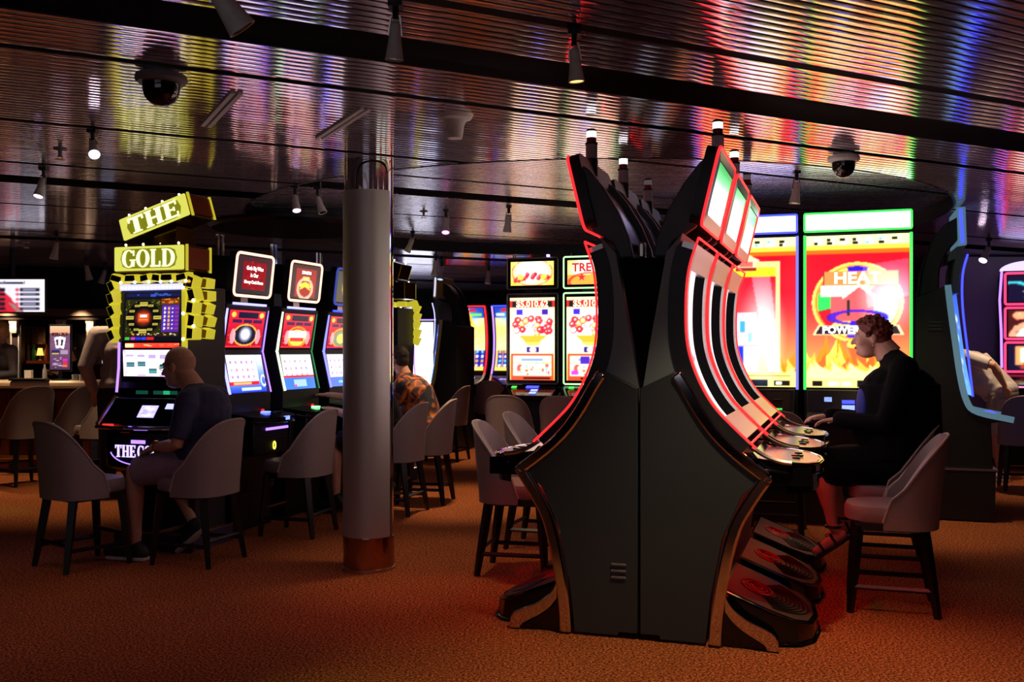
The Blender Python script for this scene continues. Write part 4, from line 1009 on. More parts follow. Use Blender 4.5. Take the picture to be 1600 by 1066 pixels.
# ------------------------------------------------------------------ ball games with two screens
def ball_game(k, loc, lab):
    m = thing('two_screen_slot_machine', lab, 'slot machine', loc, YAW_FRONT, 'ball-game machines with header screens')
    MB().box((0, .22, .5), (.60, .42, 1.0)).build('cabinet', M['black'], m, bev=.008)
    MB().box((0, .1, 1.6), (.20, .10, 1.7)).build('column', M['black'], m)
    fr = mat('bezel_grey', (120, 124, 128), .3, .7) if k == 0 else emis('led_pale_green', (190, 255, 180), 1.5)
    for z0, z1, nm in ((1.04, 2.07, 'main'), (2.115, 2.475, 'header')):
        MB().box((0, .02, (z0 + z1) / 2), (.61, .06, z1 - z0)).build(nm + '_monitor', M['gloss'], m, bev=.01)
        MB().ring([(a, -.012, (z0 + z1) / 2 + b) for a, b in rrect(.60, z1 - z0 - .01, .02)], .009).build(nm + '_frame', fr, m)
    cv = Cv(66, 124, (250, 226, 170)); cv.glow(.5, .55, .7, .5, (255, 252, 240), 1.0).grad(0, .3, (250, 180, 70), (255, 230, 160))
    cv.rect(0, .88, 1, .96, (200, 40, 30)).rect(.06, .885, .16, .955, (30, 20, 30)).rect(.84, .885, .95, .955, (30, 20, 30)).rect(.1, .79, .9, .86, (250, 246, 255)).rect(.14, .795, .3, .855, (60, 40, 190)).rect(.72, .795, .86, .855, (60, 30, 150))
    for i in range(34):
        u = cv.r.uniform(.08, .92); v_ = .57 + cv.r.uniform(0, .19) * (1 - .5 * abs(u - .5)); c = [(226, 40, 60), (240, 60, 70), (250, 214, 110), (252, 230, 240)][i % 4]
        cv.ell(u, v_, .07, .04, (190, 20, 40)).ell(u, v_, .06, .034, c).ell(u - .01, v_ + .006, .026, .014, (255, 236, 230), .9)
    cv.poly([(.2, .54), (.84, .54), (.66, .46), (.36, .46)], (240, 170, 50)).poly([(.3, .46), (.72, .46), (.6, .42), (.42, .42)], (250, 210, 90)).rect(.38, .34, .66, .4, (40, 30, 120)).ell(.52, .37, .08, .035, (250, 200, 190))
    cv.rect(.03, 0, .97, .32, (226, 70, 40)).rect(.07, .05, .93, .30, (255, 236, 200)).rect(.25, .235, .75, .262, (130, 150, 190)).rect(.07, .205, .93, .213, (240, 170, 120)).rect(.07, .125, .93, .133, (240, 170, 120)).specks(.1, .06, .85, .2, 22, [(250, 190, 90), (220, 70, 60), (130, 190, 230)], .05, .03).rect(.3, .01, .9, .04, (40, 20, 10))
    if k == 1: cv.rect(.3, .2, .5, .29, (70, 40, 170)).rect(.1, .07, .25, .12, (200, 60, 190))
    cv.blur(1); screen('main_screen', cv, flat(-.265, 1.085, .265, 2.02, -.014), M['scr1'], m)
    cv = Cv(52, 32, (250, 190, 60)); cv.glow(.5, .6, .6, .8, (255, 255, 240), 1.7)
    if k == 0:
        for i in range(22):
            u = .1 + .8 * cv.r.uniform(0, 1); v_ = .1 + .38 * (1 - abs(u - .5) * 1.2) * cv.r.uniform(.4, 1.1); cv.ell(u, v_, .05, .09, (214, 20, 40)).ell(u - .012, v_ + .02, .02, .035, (250, 160, 160))
        for u, v_, c in ((.24, .34, (250, 210, 70)), (.76, .34, (250, 200, 60)), (.42, .2, (250, 250, 255))): cv.ell(u, v_, .07, .12, c)
        cv.ell(.5, .55, .48, .58, (230, 60, 30), .8, .94)
    else: cv.rect(0, 0, 1, .4, (244, 150, 60)).ell(.5, .1, .5, .4, (226, 60, 40), 1, .85).ell(.85, .2, .07, .12, (110, 170, 240))
    cv.blur(1); screen('header_screen', cv, flat(-.255, 2.16, .255, 2.43, -.014), M['scr1'], m)
    text('$5,010.62', .098, emis('figures_gold', (255, 244, 190), 2), m, (0, -.018, 1.085 + .935 * .92), bold=.003, xs=.98)
    text('$158.41', .07, e_white, m, (0, -.018, 1.085 + .935 * .825), bold=.002)
    if k == 0:
        for i, u in enumerate((-.18, .18)): text('10', .05, e_pink, m, (u, -.018, 1.085 + .935 * .09))
    else:
        text('TRE', .13, emis('letters_red', (220, 40, 40), 1.2), m, (-.09, -.018, 2.345), bold=.004); text('B', .11, emis('letters_amber', (250, 170, 60), 1.6), m, (.04, -.018, 2.24), bold=.004)
        for x in (-.09,): MB().add([(x + (.05 if i % 2 == 0 else .02) * math.sin(2 * PI * i / 10), -.018, 2.24 + (.05 if i % 2 == 0 else .02) * math.cos(2 * PI * i / 10)) for i in range(10)], [tuple(range(10))]).build('star', e_red, m, smooth=0)
    MB().prism([(.02, 1.03), (-.04, 1.02), (-.28, .92), (-.28, .87), (.1, .84)], YX, -.30, .30).build('console', M['gloss'], m, bev=.008)
    sl = lambda x, q: (x, -.042 - .24 * q, 1.025 - .10 * q)
    for x0, x1, q0, q1, mm in ((-.05, .1, .05, .3, e_blue), (.03, .11, .42, .6, emis('deck_blue', (120, 140, 255), 3)), (.03, .11, .68, .86, emis('deck_blue2', (120, 140, 255), 3)), (-.22, -.16, .1, .3, e_green)):
        MB().add([sl(x0, q1), sl(x1, q1), sl(x1, q0), sl(x0, q0)], [(0, 1, 2, 3)]).build('display_line', mm, m, smooth=0).location = (0, 0, .004)
    for s in (-1, 1): MB().tube([(s * .20, -.05, 2.50), (s * .2, -.05, 2.474)], .02, 8).build('top_lamp', emis('lamp_violet', (190, 170, 255), 3) if s > 0 else M['chrome'], m)
    return m
ball_game(0, Vector(((832 - 800) / F * 11.3, 11.3, 0)), 'ball-game machine showing five thousand and ten dollars, grey-framed header of red balls')
ball_game(1, Vector(((832 - 800) / F * 11.3, 11.3, 0)) + DX * .67, 'ball-game machine with green-lit frames, half hidden by the centre bank')

# ------------------------------------------------------------------ curved screens at the back
def curved_game(k, loc, lab):
    m = thing('curved_screen_slot_machine', lab, 'slot machine', loc, YAW_FRONT, 'sandstone-picture machines with curved screens')
    P = catmull([(-.12, 1.02), (-.02, 1.25), (.02, 1.6), (-.03, 1.95), (-.10, 2.17)], 5)
    MB().prism(P + [(.12, 2.17), (.35, 1.9), (.45, 1.0), (.45, .02), (-.02, .02), (-.05, .9)], YX, -.37, .37).build('cabinet', M['dark'], m)
    f = along([(a - .012, b) for a, b in P])
    cv = Cv(44, 70, (250, 214, 130)); cv.rect(0, .84, 1, 1, (30, 60, 160)).glow(.5, .84, .5, .2, (90, 170, 240), 1).poly([(.3, .68), (.42, .9), (.6, .9), (.72, .68)], (240, 190, 70)).ell(.5, .84, .14, .1, (250, 170, 40)).ell(.5, .76, .1, .03, (220, 50, 40)).rect(.6, .86, .95, .9, (110, 200, 90)).rect(.03, .86, .3, .9, (200, 220, 250))
    cv.grad(.3, .7, (255, 226, 150), (246, 196, 110)).specks(.05, .34, .9, .66, 60, [(240, 190, 100), (255, 236, 180)], .07, .02)
    cv.rect(0, 0, 1, .33, (250, 190, 90))
    for i in range(6):
        for j in range(4):
            u, v_ = .06 + .16 * i, .06 + .07 * j; cv.rect(u, v_, u + .14, v_ + .062, (30, 30, 140)).ell(u + .07, v_ + .03, .045, .022, [(240, 240, 250), (90, 200, 220), (250, 200, 200), (240, 160, 60)][(i // 2 + j) % 4])
    cv.rect(.2, .93, .78, .98, (210, 20, 30)); cv.blur(1)
    screen('curved_screen', cv, lambda u, v: (-.30 + .6 * u, *f(.06 + .92 * v)), M['scr1'], m)
    text('2070,51', .035, e_white, m, (0, -.10, 2.115))
    for s in (-1, 1): MB().tube([(s * .335, a - .02, b) for a, b in P], .016, 6).build('led_strip', [e_red if s < 2 else e_red, e_red][0] if k == 0 or s > 0 else e_violet, m)
    MB().tube([(-.335, P[-1][0] - .02, P[-1][1]), (.335, P[-1][0] - .02, P[-1][1])], .014, 6).build('led_strip', e_red if k == 0 else e_blue, m)
    MB().prism([(-.1, 1.02), (-.14, 1.0), (-.36, .86), (-.36, .82), (-.02, .8)], YX, -.33, .33).build('console', M['gloss'], m)
    text('ADVANCE', .06, e_bluewhite, m, (-.02, -.25, .945), -1.0, bold=.001)
    MB().box((.17, -.25, .95), (.045, .08, .02), Matrix.Rotation(.5, 3, 'X')).build('button', e_bluewhite, m)
    for s in (-1, 1): MB().tube([(s * .34, -.12, 1.03), (s * .33, -.2, .95), (s * .30, -.36, .86)], .025, 6).build('console_rail', M['silver'], m)
    MB().prism([(-.05, .8), (-.12, .5), (-.05, .02), (.0, .02), (.0, .8)], YX, -.12, .2).build('knee_panel', mat('knee_blue', (40, 60, 150), .3), m)
    return m
for k in range(2): curved_game(k, at(732, 0, 17.0) * Vector((1, 1, 0)) + DX * .78 * k if False else Vector(((732 - 800) / F * 17.0, 17.0, 0)) + DX * .80 * k, ('red-edged curved-screen machine with a golden temple picture, far back', 'violet-edged curved-screen machine half hidden by the ball-game machine')[k])

# ------------------------------------------------------------------ machines seen from their dark side
def profile_machine(loc, yaw, lab, led, pale, scale=1.0, mirror=1):
    m = thing('hooked_slot_machine', lab, 'slot machine', loc, yaw, None)
    Y = lambda a, b, t: (t, -a, b)
    L = catmull([(-.069, 1.971), (-.049, 1.783), (-.015, 1.516), (.024, 1.223), (.073, 1.01), (.146, .932), (.409, .874)], 4)
    MB().prism([(-.35, .44), (.25, .44), (.235, .82), (.40, .845)] + offs(L, -.04)[::-1][1:] + [(-.12, 1.96), (-.35, 1.87)], Y, -.36, .36).build('cabinet', M['black'], m, bev=.01)
    MB().prism([(-.35, .012), (.26, .012), (.27, .425), (-.35, .425)], Y, -.38, .38).build('plinth', M['black'], m)
    MB().prism([(-.35, .425), (.285, .425), (.285, .44), (-.35, .44)], Y, -.385, .385).build('plinth_edge', M['silver'], m)
    for x in (-.365, .365):
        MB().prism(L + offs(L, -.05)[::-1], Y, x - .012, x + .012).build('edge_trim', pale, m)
    S2 = catmull([(-.03, 1.96), (-.01, 1.783), (.03, 1.45), (.07, 1.2), (.10, 1.04)], 4); f = along(S2)
    cv = Cv(20, 50, (60, 110, 230)); cv.grad(0, 1, (90, 150, 250), (40, 70, 200)).specks(.1, .1, .9, .9, 20, [(150, 200, 255), (240, 220, 180)], .2, .03).blur(2)
    screen('curved_screen', cv, lambda u, v: (-.31 + .62 * u, -f(1 - v)[0], f(1 - v)[1]), M['scr1'], m)
    LB = catmull([(.049, 2.224), (.01, 2.049), (.01, 1.783), (.049, 1.409), (.088, 1.037)], 4)
    for x in (-.34, .34): MB().tube([(x, -a - .012, b) for a, b in LB], .009, 6).build('led_strip', led, m)
    MB().prism([(.045, 2.22), (.0, 2.05), (.0, 1.9), (-.06, 1.9), (-.05, 2.1), (-.02, 2.25)], Y, -.34, .34).build('screen_top', M['cabinet2'], m)
    MB().box((0, -.24, .885), (.3, .12, .02)).build('deck_light', led, m)
    for i in range(3):
        for z in (1.60, .98): MB().box((-.363, .19, z + .03 * i), (.012, .10, .012)).build('vent', M['cabinet'], m)
    ho = catmull([(-.33, 1.85), (-.307, 1.96), (-.287, 2.11), (-.222, 2.324), (-.123, 2.47), (-.01, 2.545)], 4)
    hi = catmull([(-.17, 1.85), (-.157, 1.946), (-.147, 2.107), (-.098, 2.239), (-.01, 2.35)], 4)
    MB().prism(ho + hi[::-1], Y, -.10, .10).build('hook_arm', M['black'], m, bev=.012)
    MB().prism(ho + hi[::-1], Y, -.30, -.24).build('hook_arm', M['black'], m, bev=.012)
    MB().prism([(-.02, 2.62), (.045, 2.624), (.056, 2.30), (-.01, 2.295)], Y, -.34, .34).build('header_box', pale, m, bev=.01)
    MB().prism([(-.02, 2.29), (.05, 2.30), (.0, 2.20), (-.09, 2.17), (-.08, 2.24)], Y, -.33, .33).build('header_foot', M['cabinet2'], m)
    for x in (-.348, .348): MB().tube([(x, -.005, 2.60), (x, -.012, 2.46), (x, -.022, 2.32)], .012, 6).build('led_strip', led, m)
    cv = Cv(16, 12, (150, 190, 255)); cv.specks(.1, .1, .9, .9, 12, [(240, 240, 255), (60, 90, 220)], .2, .2).blur(1)
    screen('header_screen', cv, lambda u, v: (-.3 + .6 * u, -.058 + .010 * v, 2.32 + .28 * v), M['scr1'], m)
    m.scale = (scale,) * 3
    return m
M['pale_teal'] = emis('pale_teal_added_glow', (130, 180, 205), .32)  # emission added so pale trim and header look lit by the blue LEDs
OG = Vector((3.734, 8.3, 0))
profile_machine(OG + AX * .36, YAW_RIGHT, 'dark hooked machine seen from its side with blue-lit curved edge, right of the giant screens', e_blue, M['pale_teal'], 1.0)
profile_machine(Vector((-1.08, 14, 0)) + AX * .3 + DX * .02, YAW_LEFT, 'teal side of a hooked machine facing left, far behind the column', emis('led_yellow_blue', (190, 190, 255), 1.6), mat('pale_yellow_edge', (200, 196, 120), .35), .94)

# ------------------------------------------------------------------ pink-lit machine at the right edge
pm = thing('pink_slot_machine', 'three-screen slot machine framed in pink light at the right edge', 'slot machine', Vector(((1614 - 800) / F * 12.0, 12.0, 0)), YAW_FRONT)
pm.scale = (1.1, 1.1, 1.1)
MB().prism([(-.02, .02), (.4, .02), (.4, 2.1), (.1, 2.22), (.0, 2.18), (.03, 1.85), (-.02, 1.5), (.0, 1.1), (-.1, .95), (-.05, .8)], YX, -.30, .30).build('cabinet', M['black'], pm, bev=.006)
MB().prism([(.33 * math.cos(t), 2.17 + .11 * math.sin(t)) for t in [PI * k / 16 for k in range(17)]], lambda a, b, t: (a, t, b), -.02, .03).build('crown', emis('crown_violet', (200, 190, 255), 1.6), pm)
for k, (z0, z1) in enumerate(((1.80, 2.14), (1.42, 1.76), (1.06, 1.38))):
    MB().ring([(a, -.035, (z0 + z1) / 2 + b) for a, b in rrect(.56, z1 - z0, .02)], .013).build('led_frame', e_pink, pm)
    cv = Cv(40, 26, (20, 14, 40))
    if k == 0: cv.ell(.1, .1, .5, .7, (60, 190, 200), 1, .85).ell(.65, .5, .25, .4, (50, 40, 200)).ell(.66, .5, .14, .22, (236, 236, 255)).specks(.3, .1, .95, .9, 20, [(70, 90, 250), (240, 240, 255)], .08, .06)
    elif k == 1: cv.rect(0, 0, 1, 1, (60, 20, 20)).ell(.5, -.1, .5, .7, (250, 150, 120)).ell(.5, -.1, .34, .5, (255, 240, 220)).ell(.25, .8, .16, .16, (250, 150, 110)).ell(.6, .8, .16, .16, (240, 230, 240)).specks(.1, .1, .9, .9, 20, [(250, 90, 80), (255, 220, 160)], .06, .05)
    else: cv.rect(.14, .2, .95, .95, (250, 150, 90)).rect(.24, .3, .95, .85, (255, 250, 246)).specks(.2, .02, .9, .2, 14, [(190, 60, 40), (120, 60, 60)], .1, .08)
    cv.blur(1); screen('game_screen', cv, flat(-.25, z0 + .025, .25, z1 - .025, -.036), M['scr1'], pm)
MB().tube([(-.31, .0, 2.17), (-.325, .04, 1.85), (-.315, .0, 1.5), (-.31, .0, 1.1)], .014, 6).build('side_light', e_violet, pm)
MB().prism([(-.02, 1.04), (-.05, 1.03), (-.3, .92), (-.3, .87), (.0, .85)], YX, -.30, .30).build('console', M['gloss'], pm, bev=.01)
MB().box((.02, -.17, .985), (.14, .06, .012), Matrix.Rotation(.42, 3, 'X')).build('button', e_violet, pm)
MB().box((0, -.30, .90), (.6, .01, .02)).build('console_edge', emis('edge_pink', (255, 150, 200), 1.2), pm)
dup(pm, pm.location + DX * .78, YAW_FRONT, 'next pink-lit three-screen machine, just past the right edge')
# ------------------------------------------------------------------ bar on the far left
wood = mat('mahogany', (96, 34, 20), .4, noise=.25, scale=8)
wood2 = mat('mahogany_dark', (44, 18, 12), .45, noise=.25, scale=8)
cream = mat('cream_counter', (222, 200, 170), .3, noise=.05)
bx0, bx1, bY = -6.7, -4.82, 11.42
b = thing('bar_counter', 'bar with rounded cream top and dark red front on the far left', 'bar', ((bx0 + bx1) / 2, bY, 0))
wv = bx1 - bx0
tp = [(-wv / 2, 0), (wv / 2 - .25, 0), (wv / 2 - .08, .05), (wv / 2, .2), (wv / 2, .55), (-wv / 2, .55)]
MB().prism(tp, lambda p, q, t: (p, q, t), .985, 1.075).build('counter_top', cream, b, bev=.03)
for k in range(4): MB().box((-wv / 2 + wv * (k + .5) / 4 - .04, .16, .50), (wv / 4 - .07, .04, .9)).build('front_panel', wood, b, bev=.01)
MB().box((-.05, .30, .49), (wv - .12, .26, .98)).build('body', wood2, b)
MB().tube([(-wv / 2, -.06, .20), (wv / 2 - .12, -.06, .20)], .022, 8).build('foot_rail', M['brass'], b)
for k in range(3): MB().tube([(-.7 + .7 * k, -.06, .2), (-.7 + .7 * k, .14, .2)], .012, 6).build('rail_bracket', M['brass'], b)
hs = thing('host_stand', 'tall dark red wooden stand between bar and gold-topped machine', 'stand', ((161 - 800) / F * 13.1, 13.1, 0))
MB().box((0, .15, .62), (.42, .3, 1.24)).build('body', wood, hs, bev=.01)
MB().box((-.19, .15, 1.30), (.05, .26, .36)).build('post', wood, hs, bev=.01)
MB().box((-.19, .13, 1.49), (.07, .28, .05)).build('cap', cream, hs, bev=.01)
MB().box((.06, .02, 1.36), (.16, .02, .22)).build('monitor', emis('stand_screen', (190, 195, 230), .9), hs)
# back bar
MB().box((-7.2, 15.2, 1.05), (6.2, .1, 2.1)).build('wall_bar', mat('bar_wall', (50, 34, 28), .5, noise=.2, scale=4), kind='structure')
MB().box((-7.0, 14.9, 2.35), (7.0, .5, .6)).build('trim_4', mat('bulkhead_dark', (30, 28, 36), .6), kind='structure')
MB().box((-7.0, 14.62, 1.98), (7.0, .10, .10)).build('trim_5', mat('cornice', (150, 128, 112), .5), kind='structure')
MB().box((-7.0, 14.70, 1.90), (7.0, .16, .05)).build('trim_6', mat('cornice_dark', (60, 46, 42), .5), kind='structure')
n_ = 7
for px in (27, 100, 146):
    X = (px - 800) / F * 14.8
    MB().box((X, 14.8, .95), (.17, .12, 1.9)).build('trim_%d' % n_, mat('pilaster', (66, 52, 56), .5), kind='structure'); n_ += 1
    for s in (-1, 1): MB().box((X + s * .055, 14.735, .9), (.02, .02, 1.55)).build('trim_%d' % n_, M['white_paint'], kind='structure'); n_ += 1
    MB().lathe([(.06, 1.68), (.075, 1.72), (.07, 1.80), (.10, 1.90), (.12, 1.94)], 4, (X, 14.72, 0), PI / 4, PI / 4 + 2 * PI).build('trim_%d' % n_, M['white_paint'], smooth=0, kind='structure'); n_ += 1
fm = mat('gilt_frame', (150, 100, 50), .35, .5); pic = mat('old_painting', (86, 62, 46), .6, noise=.6, scale=9)
for i, (px, py, w_, h_) in enumerate(((8, 528, .28, .5), (45, 527, .15, .30), (64, 524, .12, .24), (164, 526, .15, .32))):
    p = at(px, py, 15.08); t = thing('picture_frame', ('gilt framed picture at the left edge behind the bar', 'framed picture left of the pair on the bar wall', 'smaller framed picture right of the pair on the bar wall', 'framed picture on the bar wall beside the standing man')[i], 'picture', p)
    mb = MB()
    for s in (-1, 1): mb.box((s * w_ / 2, 0, 0), (.03, .04, h_ + .03)).box((0, 0, s * h_ / 2), (w_, .04, .03))
    mb.build('frame', fm, t); MB().box((0, .01, 0), (w_, .02, h_)).build('canvas', pic, t)
p = at(56, 566, 14.9); sh = thing('bottle_shelf', 'wooden shelf with bottles on the bar wall', 'shelf', (p.x, 14.98, 0))
MB().box((0, 0, p.z), (.75, .3, .04)).build('board', wood, sh)
for s in (-1, 1): MB().box((s * .33, .05, p.z - .1), (.03, .2, .18)).build('bracket', wood2, sh)
gl = [mat('bottle_green', (20, 60, 30), .1), mat('bottle_amber', (120, 60, 16), .1), mat('bottle_clear', (150, 150, 150), .1)]
b0 = None
for k, dx in enumerate((-.3, -.22, -.14, -.05, .14, .22, .30)):
    o = MB().lathe([(.032, 0), (.034, .01), (.034, .15), (.014, .19), (.013, .24), (.0001, .245)], 12).build('bottle', gl[k % 3], None)
    o.location = (p.x + dx, 14.95, p.z + .02); tag(o, '%s bottle on the bar wall shelf, %s' % (('green', 'amber', 'clear')[k % 3], ('at its left end', 'second from its left end', 'third from its left end', 'just left of the amber lamp', 'just right of the amber lamp', 'second from its right end', 'at its right end')[k]), 'bottle', 'bottles on the bar wall shelf')
o = thing('shelf_lamp', 'small glowing amber lamp on the bar wall shelf', 'lamp', (p.x + .05, 14.93, p.z + .02))
MB().lathe([(.04, 0), (.04, .01), (.01, .02), (.01, .08)], 12).build('base', M['brass'], o); MB().lathe([(.05, .08), (.03, .19)], 14).build('shade', emis('lamp_amber', (255, 170, 80), 2.2), o)
# on the bar top
tz = 1.075
ds = thing('menu_display', 'upright lit display with two playing cards standing on the bar', 'display', ((94 - 800) / F * 11.55, 11.55, tz))
MB().lathe([(.10, 0), (.10, .012), (.02, .02), (.02, .12)], 18).build('stand', M['black'], ds)
MB().box((0, .012, .375), (.26, .03, .55)).build('case', M['black'], ds, bev=.006)
cv = Cv(36, 76, (118, 80, 112)); cv.grad(.84, 1, (230, 170, 130), (246, 200, 160)).grad(.0, .6, (86, 52, 84), (130, 86, 120)).rect(.1, .78, .9, .84, (90, 30, 50)).specks(.1, .79, .9, .83, 12, [(240, 190, 120)], .06, .02)
cv.poly([(.2, .74), (.5, .76), (.52, .5), (.3, .48)], (246, 240, 244)).poly([(.48, .77), (.8, .73), (.7, .47), (.44, .51)], (250, 246, 248)).poly([(.3, .68), (.42, .7), (.42, .56), (.34, .55)], (60, 20, 60)).poly([(.56, .7), (.68, .68), (.62, .54), (.54, .56)], (50, 20, 50))
cv.rect(.06, .36, .46, .45, (40, 40, 110)).rect(.1, .35, .44, .38, (220, 190, 60)).rect(.52, .36, .9, .45, (170, 150, 180)).specks(.1, .05, .55, .28, 22, [(200, 170, 200)], .12, .014)
for v_, c in ((.2, (230, 40, 190)), (.13, (220, 50, 80)), (.06, (240, 110, 70))): cv.rect(.64, v_, .88, v_ + .05, c)
screen('display_screen', cv, flat(-.115, .125, .115, .63, -.006), M['scr'], ds)
text('BLACK JACK', .034, mat('ink_maroon', (80, 20, 40), .5), ds, (0, -.009, .535), bold=.0012)
o = thing('napkin_holder', 'pale napkin holder on the bar beside the lit display', 'holder', ((45 - 800) / F * 11.65, 11.65, tz))
MB().box((0, 0, .06), (.08, .06, .11)).build('napkins', M['white_paint'], o, bev=.004); MB().box((0, 0, .006), (.10, .08, .012)).build('tray', M['silver'], o)
o = MB().lathe([(.025, 0), (.028, .01), (.026, .11), (.012, .15), (.012, .18), (.0001, .185)], 14).build('sauce_bottle', gl[2]); o.location = ((70 - 800) / F * 11.62, 11.62, tz); tag(o, 'clear bottle on the bar left of the lit display', 'bottle')
o = thing('drip_tray', 'long black tray lying on the bar top', 'tray', ((46 - 800) / F * 11.42, 11.42, tz))
MB().box((0, 0, .008), (.42, .12, .016)).build('base', M['black'], o); MB().ring([(a, c, .02) for a, c in rrect(.42, .12, .02)], .008).build('rim', M['black'], o)
for i, px in enumerate((117, 128)):
    o = thing('tumbler', ('low glass on the bar by the dark-haired person', 'second low glass at the round end of the bar')[i], 'glass', ((px - 800) / F * 11.5, 11.5, tz))
    MB().lathe([(.03, 0), (.036, .07), (.033, .07), (.028, .008), (.0001, .008)], 14).build('glass', M['clear_grey'], o)
# wall screen
tvp = at(12, 462, 11.9); tv = thing('results_screen', 'ceiling-hung screen with white and red results list at the left edge', 'television', tvp)
MB().box((0, .03, 0), (.90, .05, .42)).build('case', M['black'], tv, bev=.006)
cv = Cv(80, 40, (244, 240, 250)); cv.rect(0, 0, .5, .82, (200, 30, 50)).poly([(.5, 0), (.72, 0), (.56, .35), (.46, .82), (.3, .82)], (220, 40, 60)).poly([(.62, 0), (.70, 0), (.60, .22), (.5, .3)], (150, 140, 130)).poly([(.36, .82), (.55, .4), (.72, .82)], (240, 236, 250))
for k in range(5):
    v_ = .06 + .145 * k; cv.rect(.12, v_, .46, v_ + .08, (30, 26, 40)).rect(.14, v_ + .02, .38, v_ + .06, (200, 200, 220), .8).rect(.66, v_, .93, v_ + .08, (40, 36, 60)).rect(.70, v_ + .02, .88, v_ + .06, (190, 190, 220), .8).ell(.63, v_ + .04, .024, .045, (226, 80, 100))
cv.rect(.2, .86, .72, .92, (60, 60, 100)).rect(.16, .84, .38, .96, (226, 60, 120), .7); cv.blur(1)
screen('picture', cv, flat(-.44, -.195, .44, .195, .003), M['scr'], tv)
text('Tournament 2', .045, M['black'], tv, (.08, -.001, .155), bold=.0006)
MB().tube([(.02, .08, .1), (.02, .08, HC - tvp.z)], .03, 8).box((.02, .07, .0), (.2, .05, .2)).build('ceiling_mount', M['black'], tv)
# daylight window far behind the column
wp = at(640, 540, 19.9)
wn = MB().box((wp.x - .12, 20.42, 1.25), (1.1, .03, 1.5)).build('window_1', emis('daylight', (235, 240, 255), 2.6), kind='structure')
MB().box((wp.x - .1, 20.2, 2.18), (1.5, .4, .3)).build('trim_40', M['black'], kind='structure')
MB().box((wp.x - .1, 20.0, 2.04), (1.4, .02, .02)).build('trim_41', e_violet, kind='structure')
cu = thing('curtain', 'pale pleated curtain beside the bright window far behind the column', 'curtain', (wp.x - .52, 20.25, .4))
MB().grid(lambda u, v: (-.25 + .62 * u, .03 * math.sin(u * 40), 1.65 * v), 50, 3).build('cloth', mat('curtain_cloth', (190, 170, 180), .8), cu); MB().tube([(-.35, -.02, 1.66), (1.2, -.02, 1.66)], .015, 6).build('rod', M['silver'], cu)

# ------------------------------------------------------------------ people
def blob(name, mb, voxel, m, parent, it=6, label=None):
    o = bpy.data.objects.new(name, mb.mesh(name, m, 0)); COL.objects.link(o)
    r = o.modifiers.new('r', 'REMESH'); r.mode = 'VOXEL'; r.voxel_size = voxel; r.use_smooth_shade = True
    s = o.modifiers.new('s', 'SMOOTH'); s.factor = .5; s.iterations = it
    dgp = bpy.context.evaluated_depsgraph_get(); dgp.update()
    me = bpy.data.meshes.new_from_object(o.evaluated_get(dgp)); o.modifiers.clear(); o.data = me
    me.materials.clear(); me.materials.append(m); me.shade_smooth()
    o.parent = parent
    if label: o['label'] = label
    return o
V = Vector
def hand(mb, W, D, N, sc=1., curl=.35):
    """palm, four unequal fingers and a thumb; D points along the hand, N out of the palm"""
    D = D.normalized(); N = (N - D * N.dot(D)).normalized(); Sd = D.cross(N)
    mb.tube([W, W + D * .03 * sc, W + D * .085 * sc], [.024 * sc, .034 * sc, .036 * sc], 10, ell=None, round_ends=True) if False else None
    for k in range(4):
        off = (-.030 + .020 * k) * sc; r = .0095 * sc; ln = (.066, .078, .073, .056)[k] * sc
        a = W + D * .02 * sc + Sd * off * .6; b = W + D * .088 * sc + Sd * off
        mb.tube([a, a.lerp(b, .5), b], [.015 * sc, .0145 * sc, .0125 * sc], 8, round_ends=True)
        p = b; ang = curl * .5
        pts = [p]
        for q, f in enumerate((.45, .32, .23)):
            d = D * math.cos(ang) + N * math.sin(ang); p = p + d * ln * f; pts.append(p); ang += curl
        mb.tube(pts, [r * 1.1, r, r * .92, r * .8], 8, round_ends=True)
    t0 = W + D * .025 * sc - Sd * .022 * sc; t1 = t0 + (D * .55 - Sd * .75 + N * .2).normalized() * .045 * sc; t2 = t1 + (D * .9 - Sd * .25 + N * .3).normalized() * .035 * sc
    mb.tube([t0, t1, t2], [.015 * sc, .0115 * sc, .009 * sc], 8, round_ends=True)
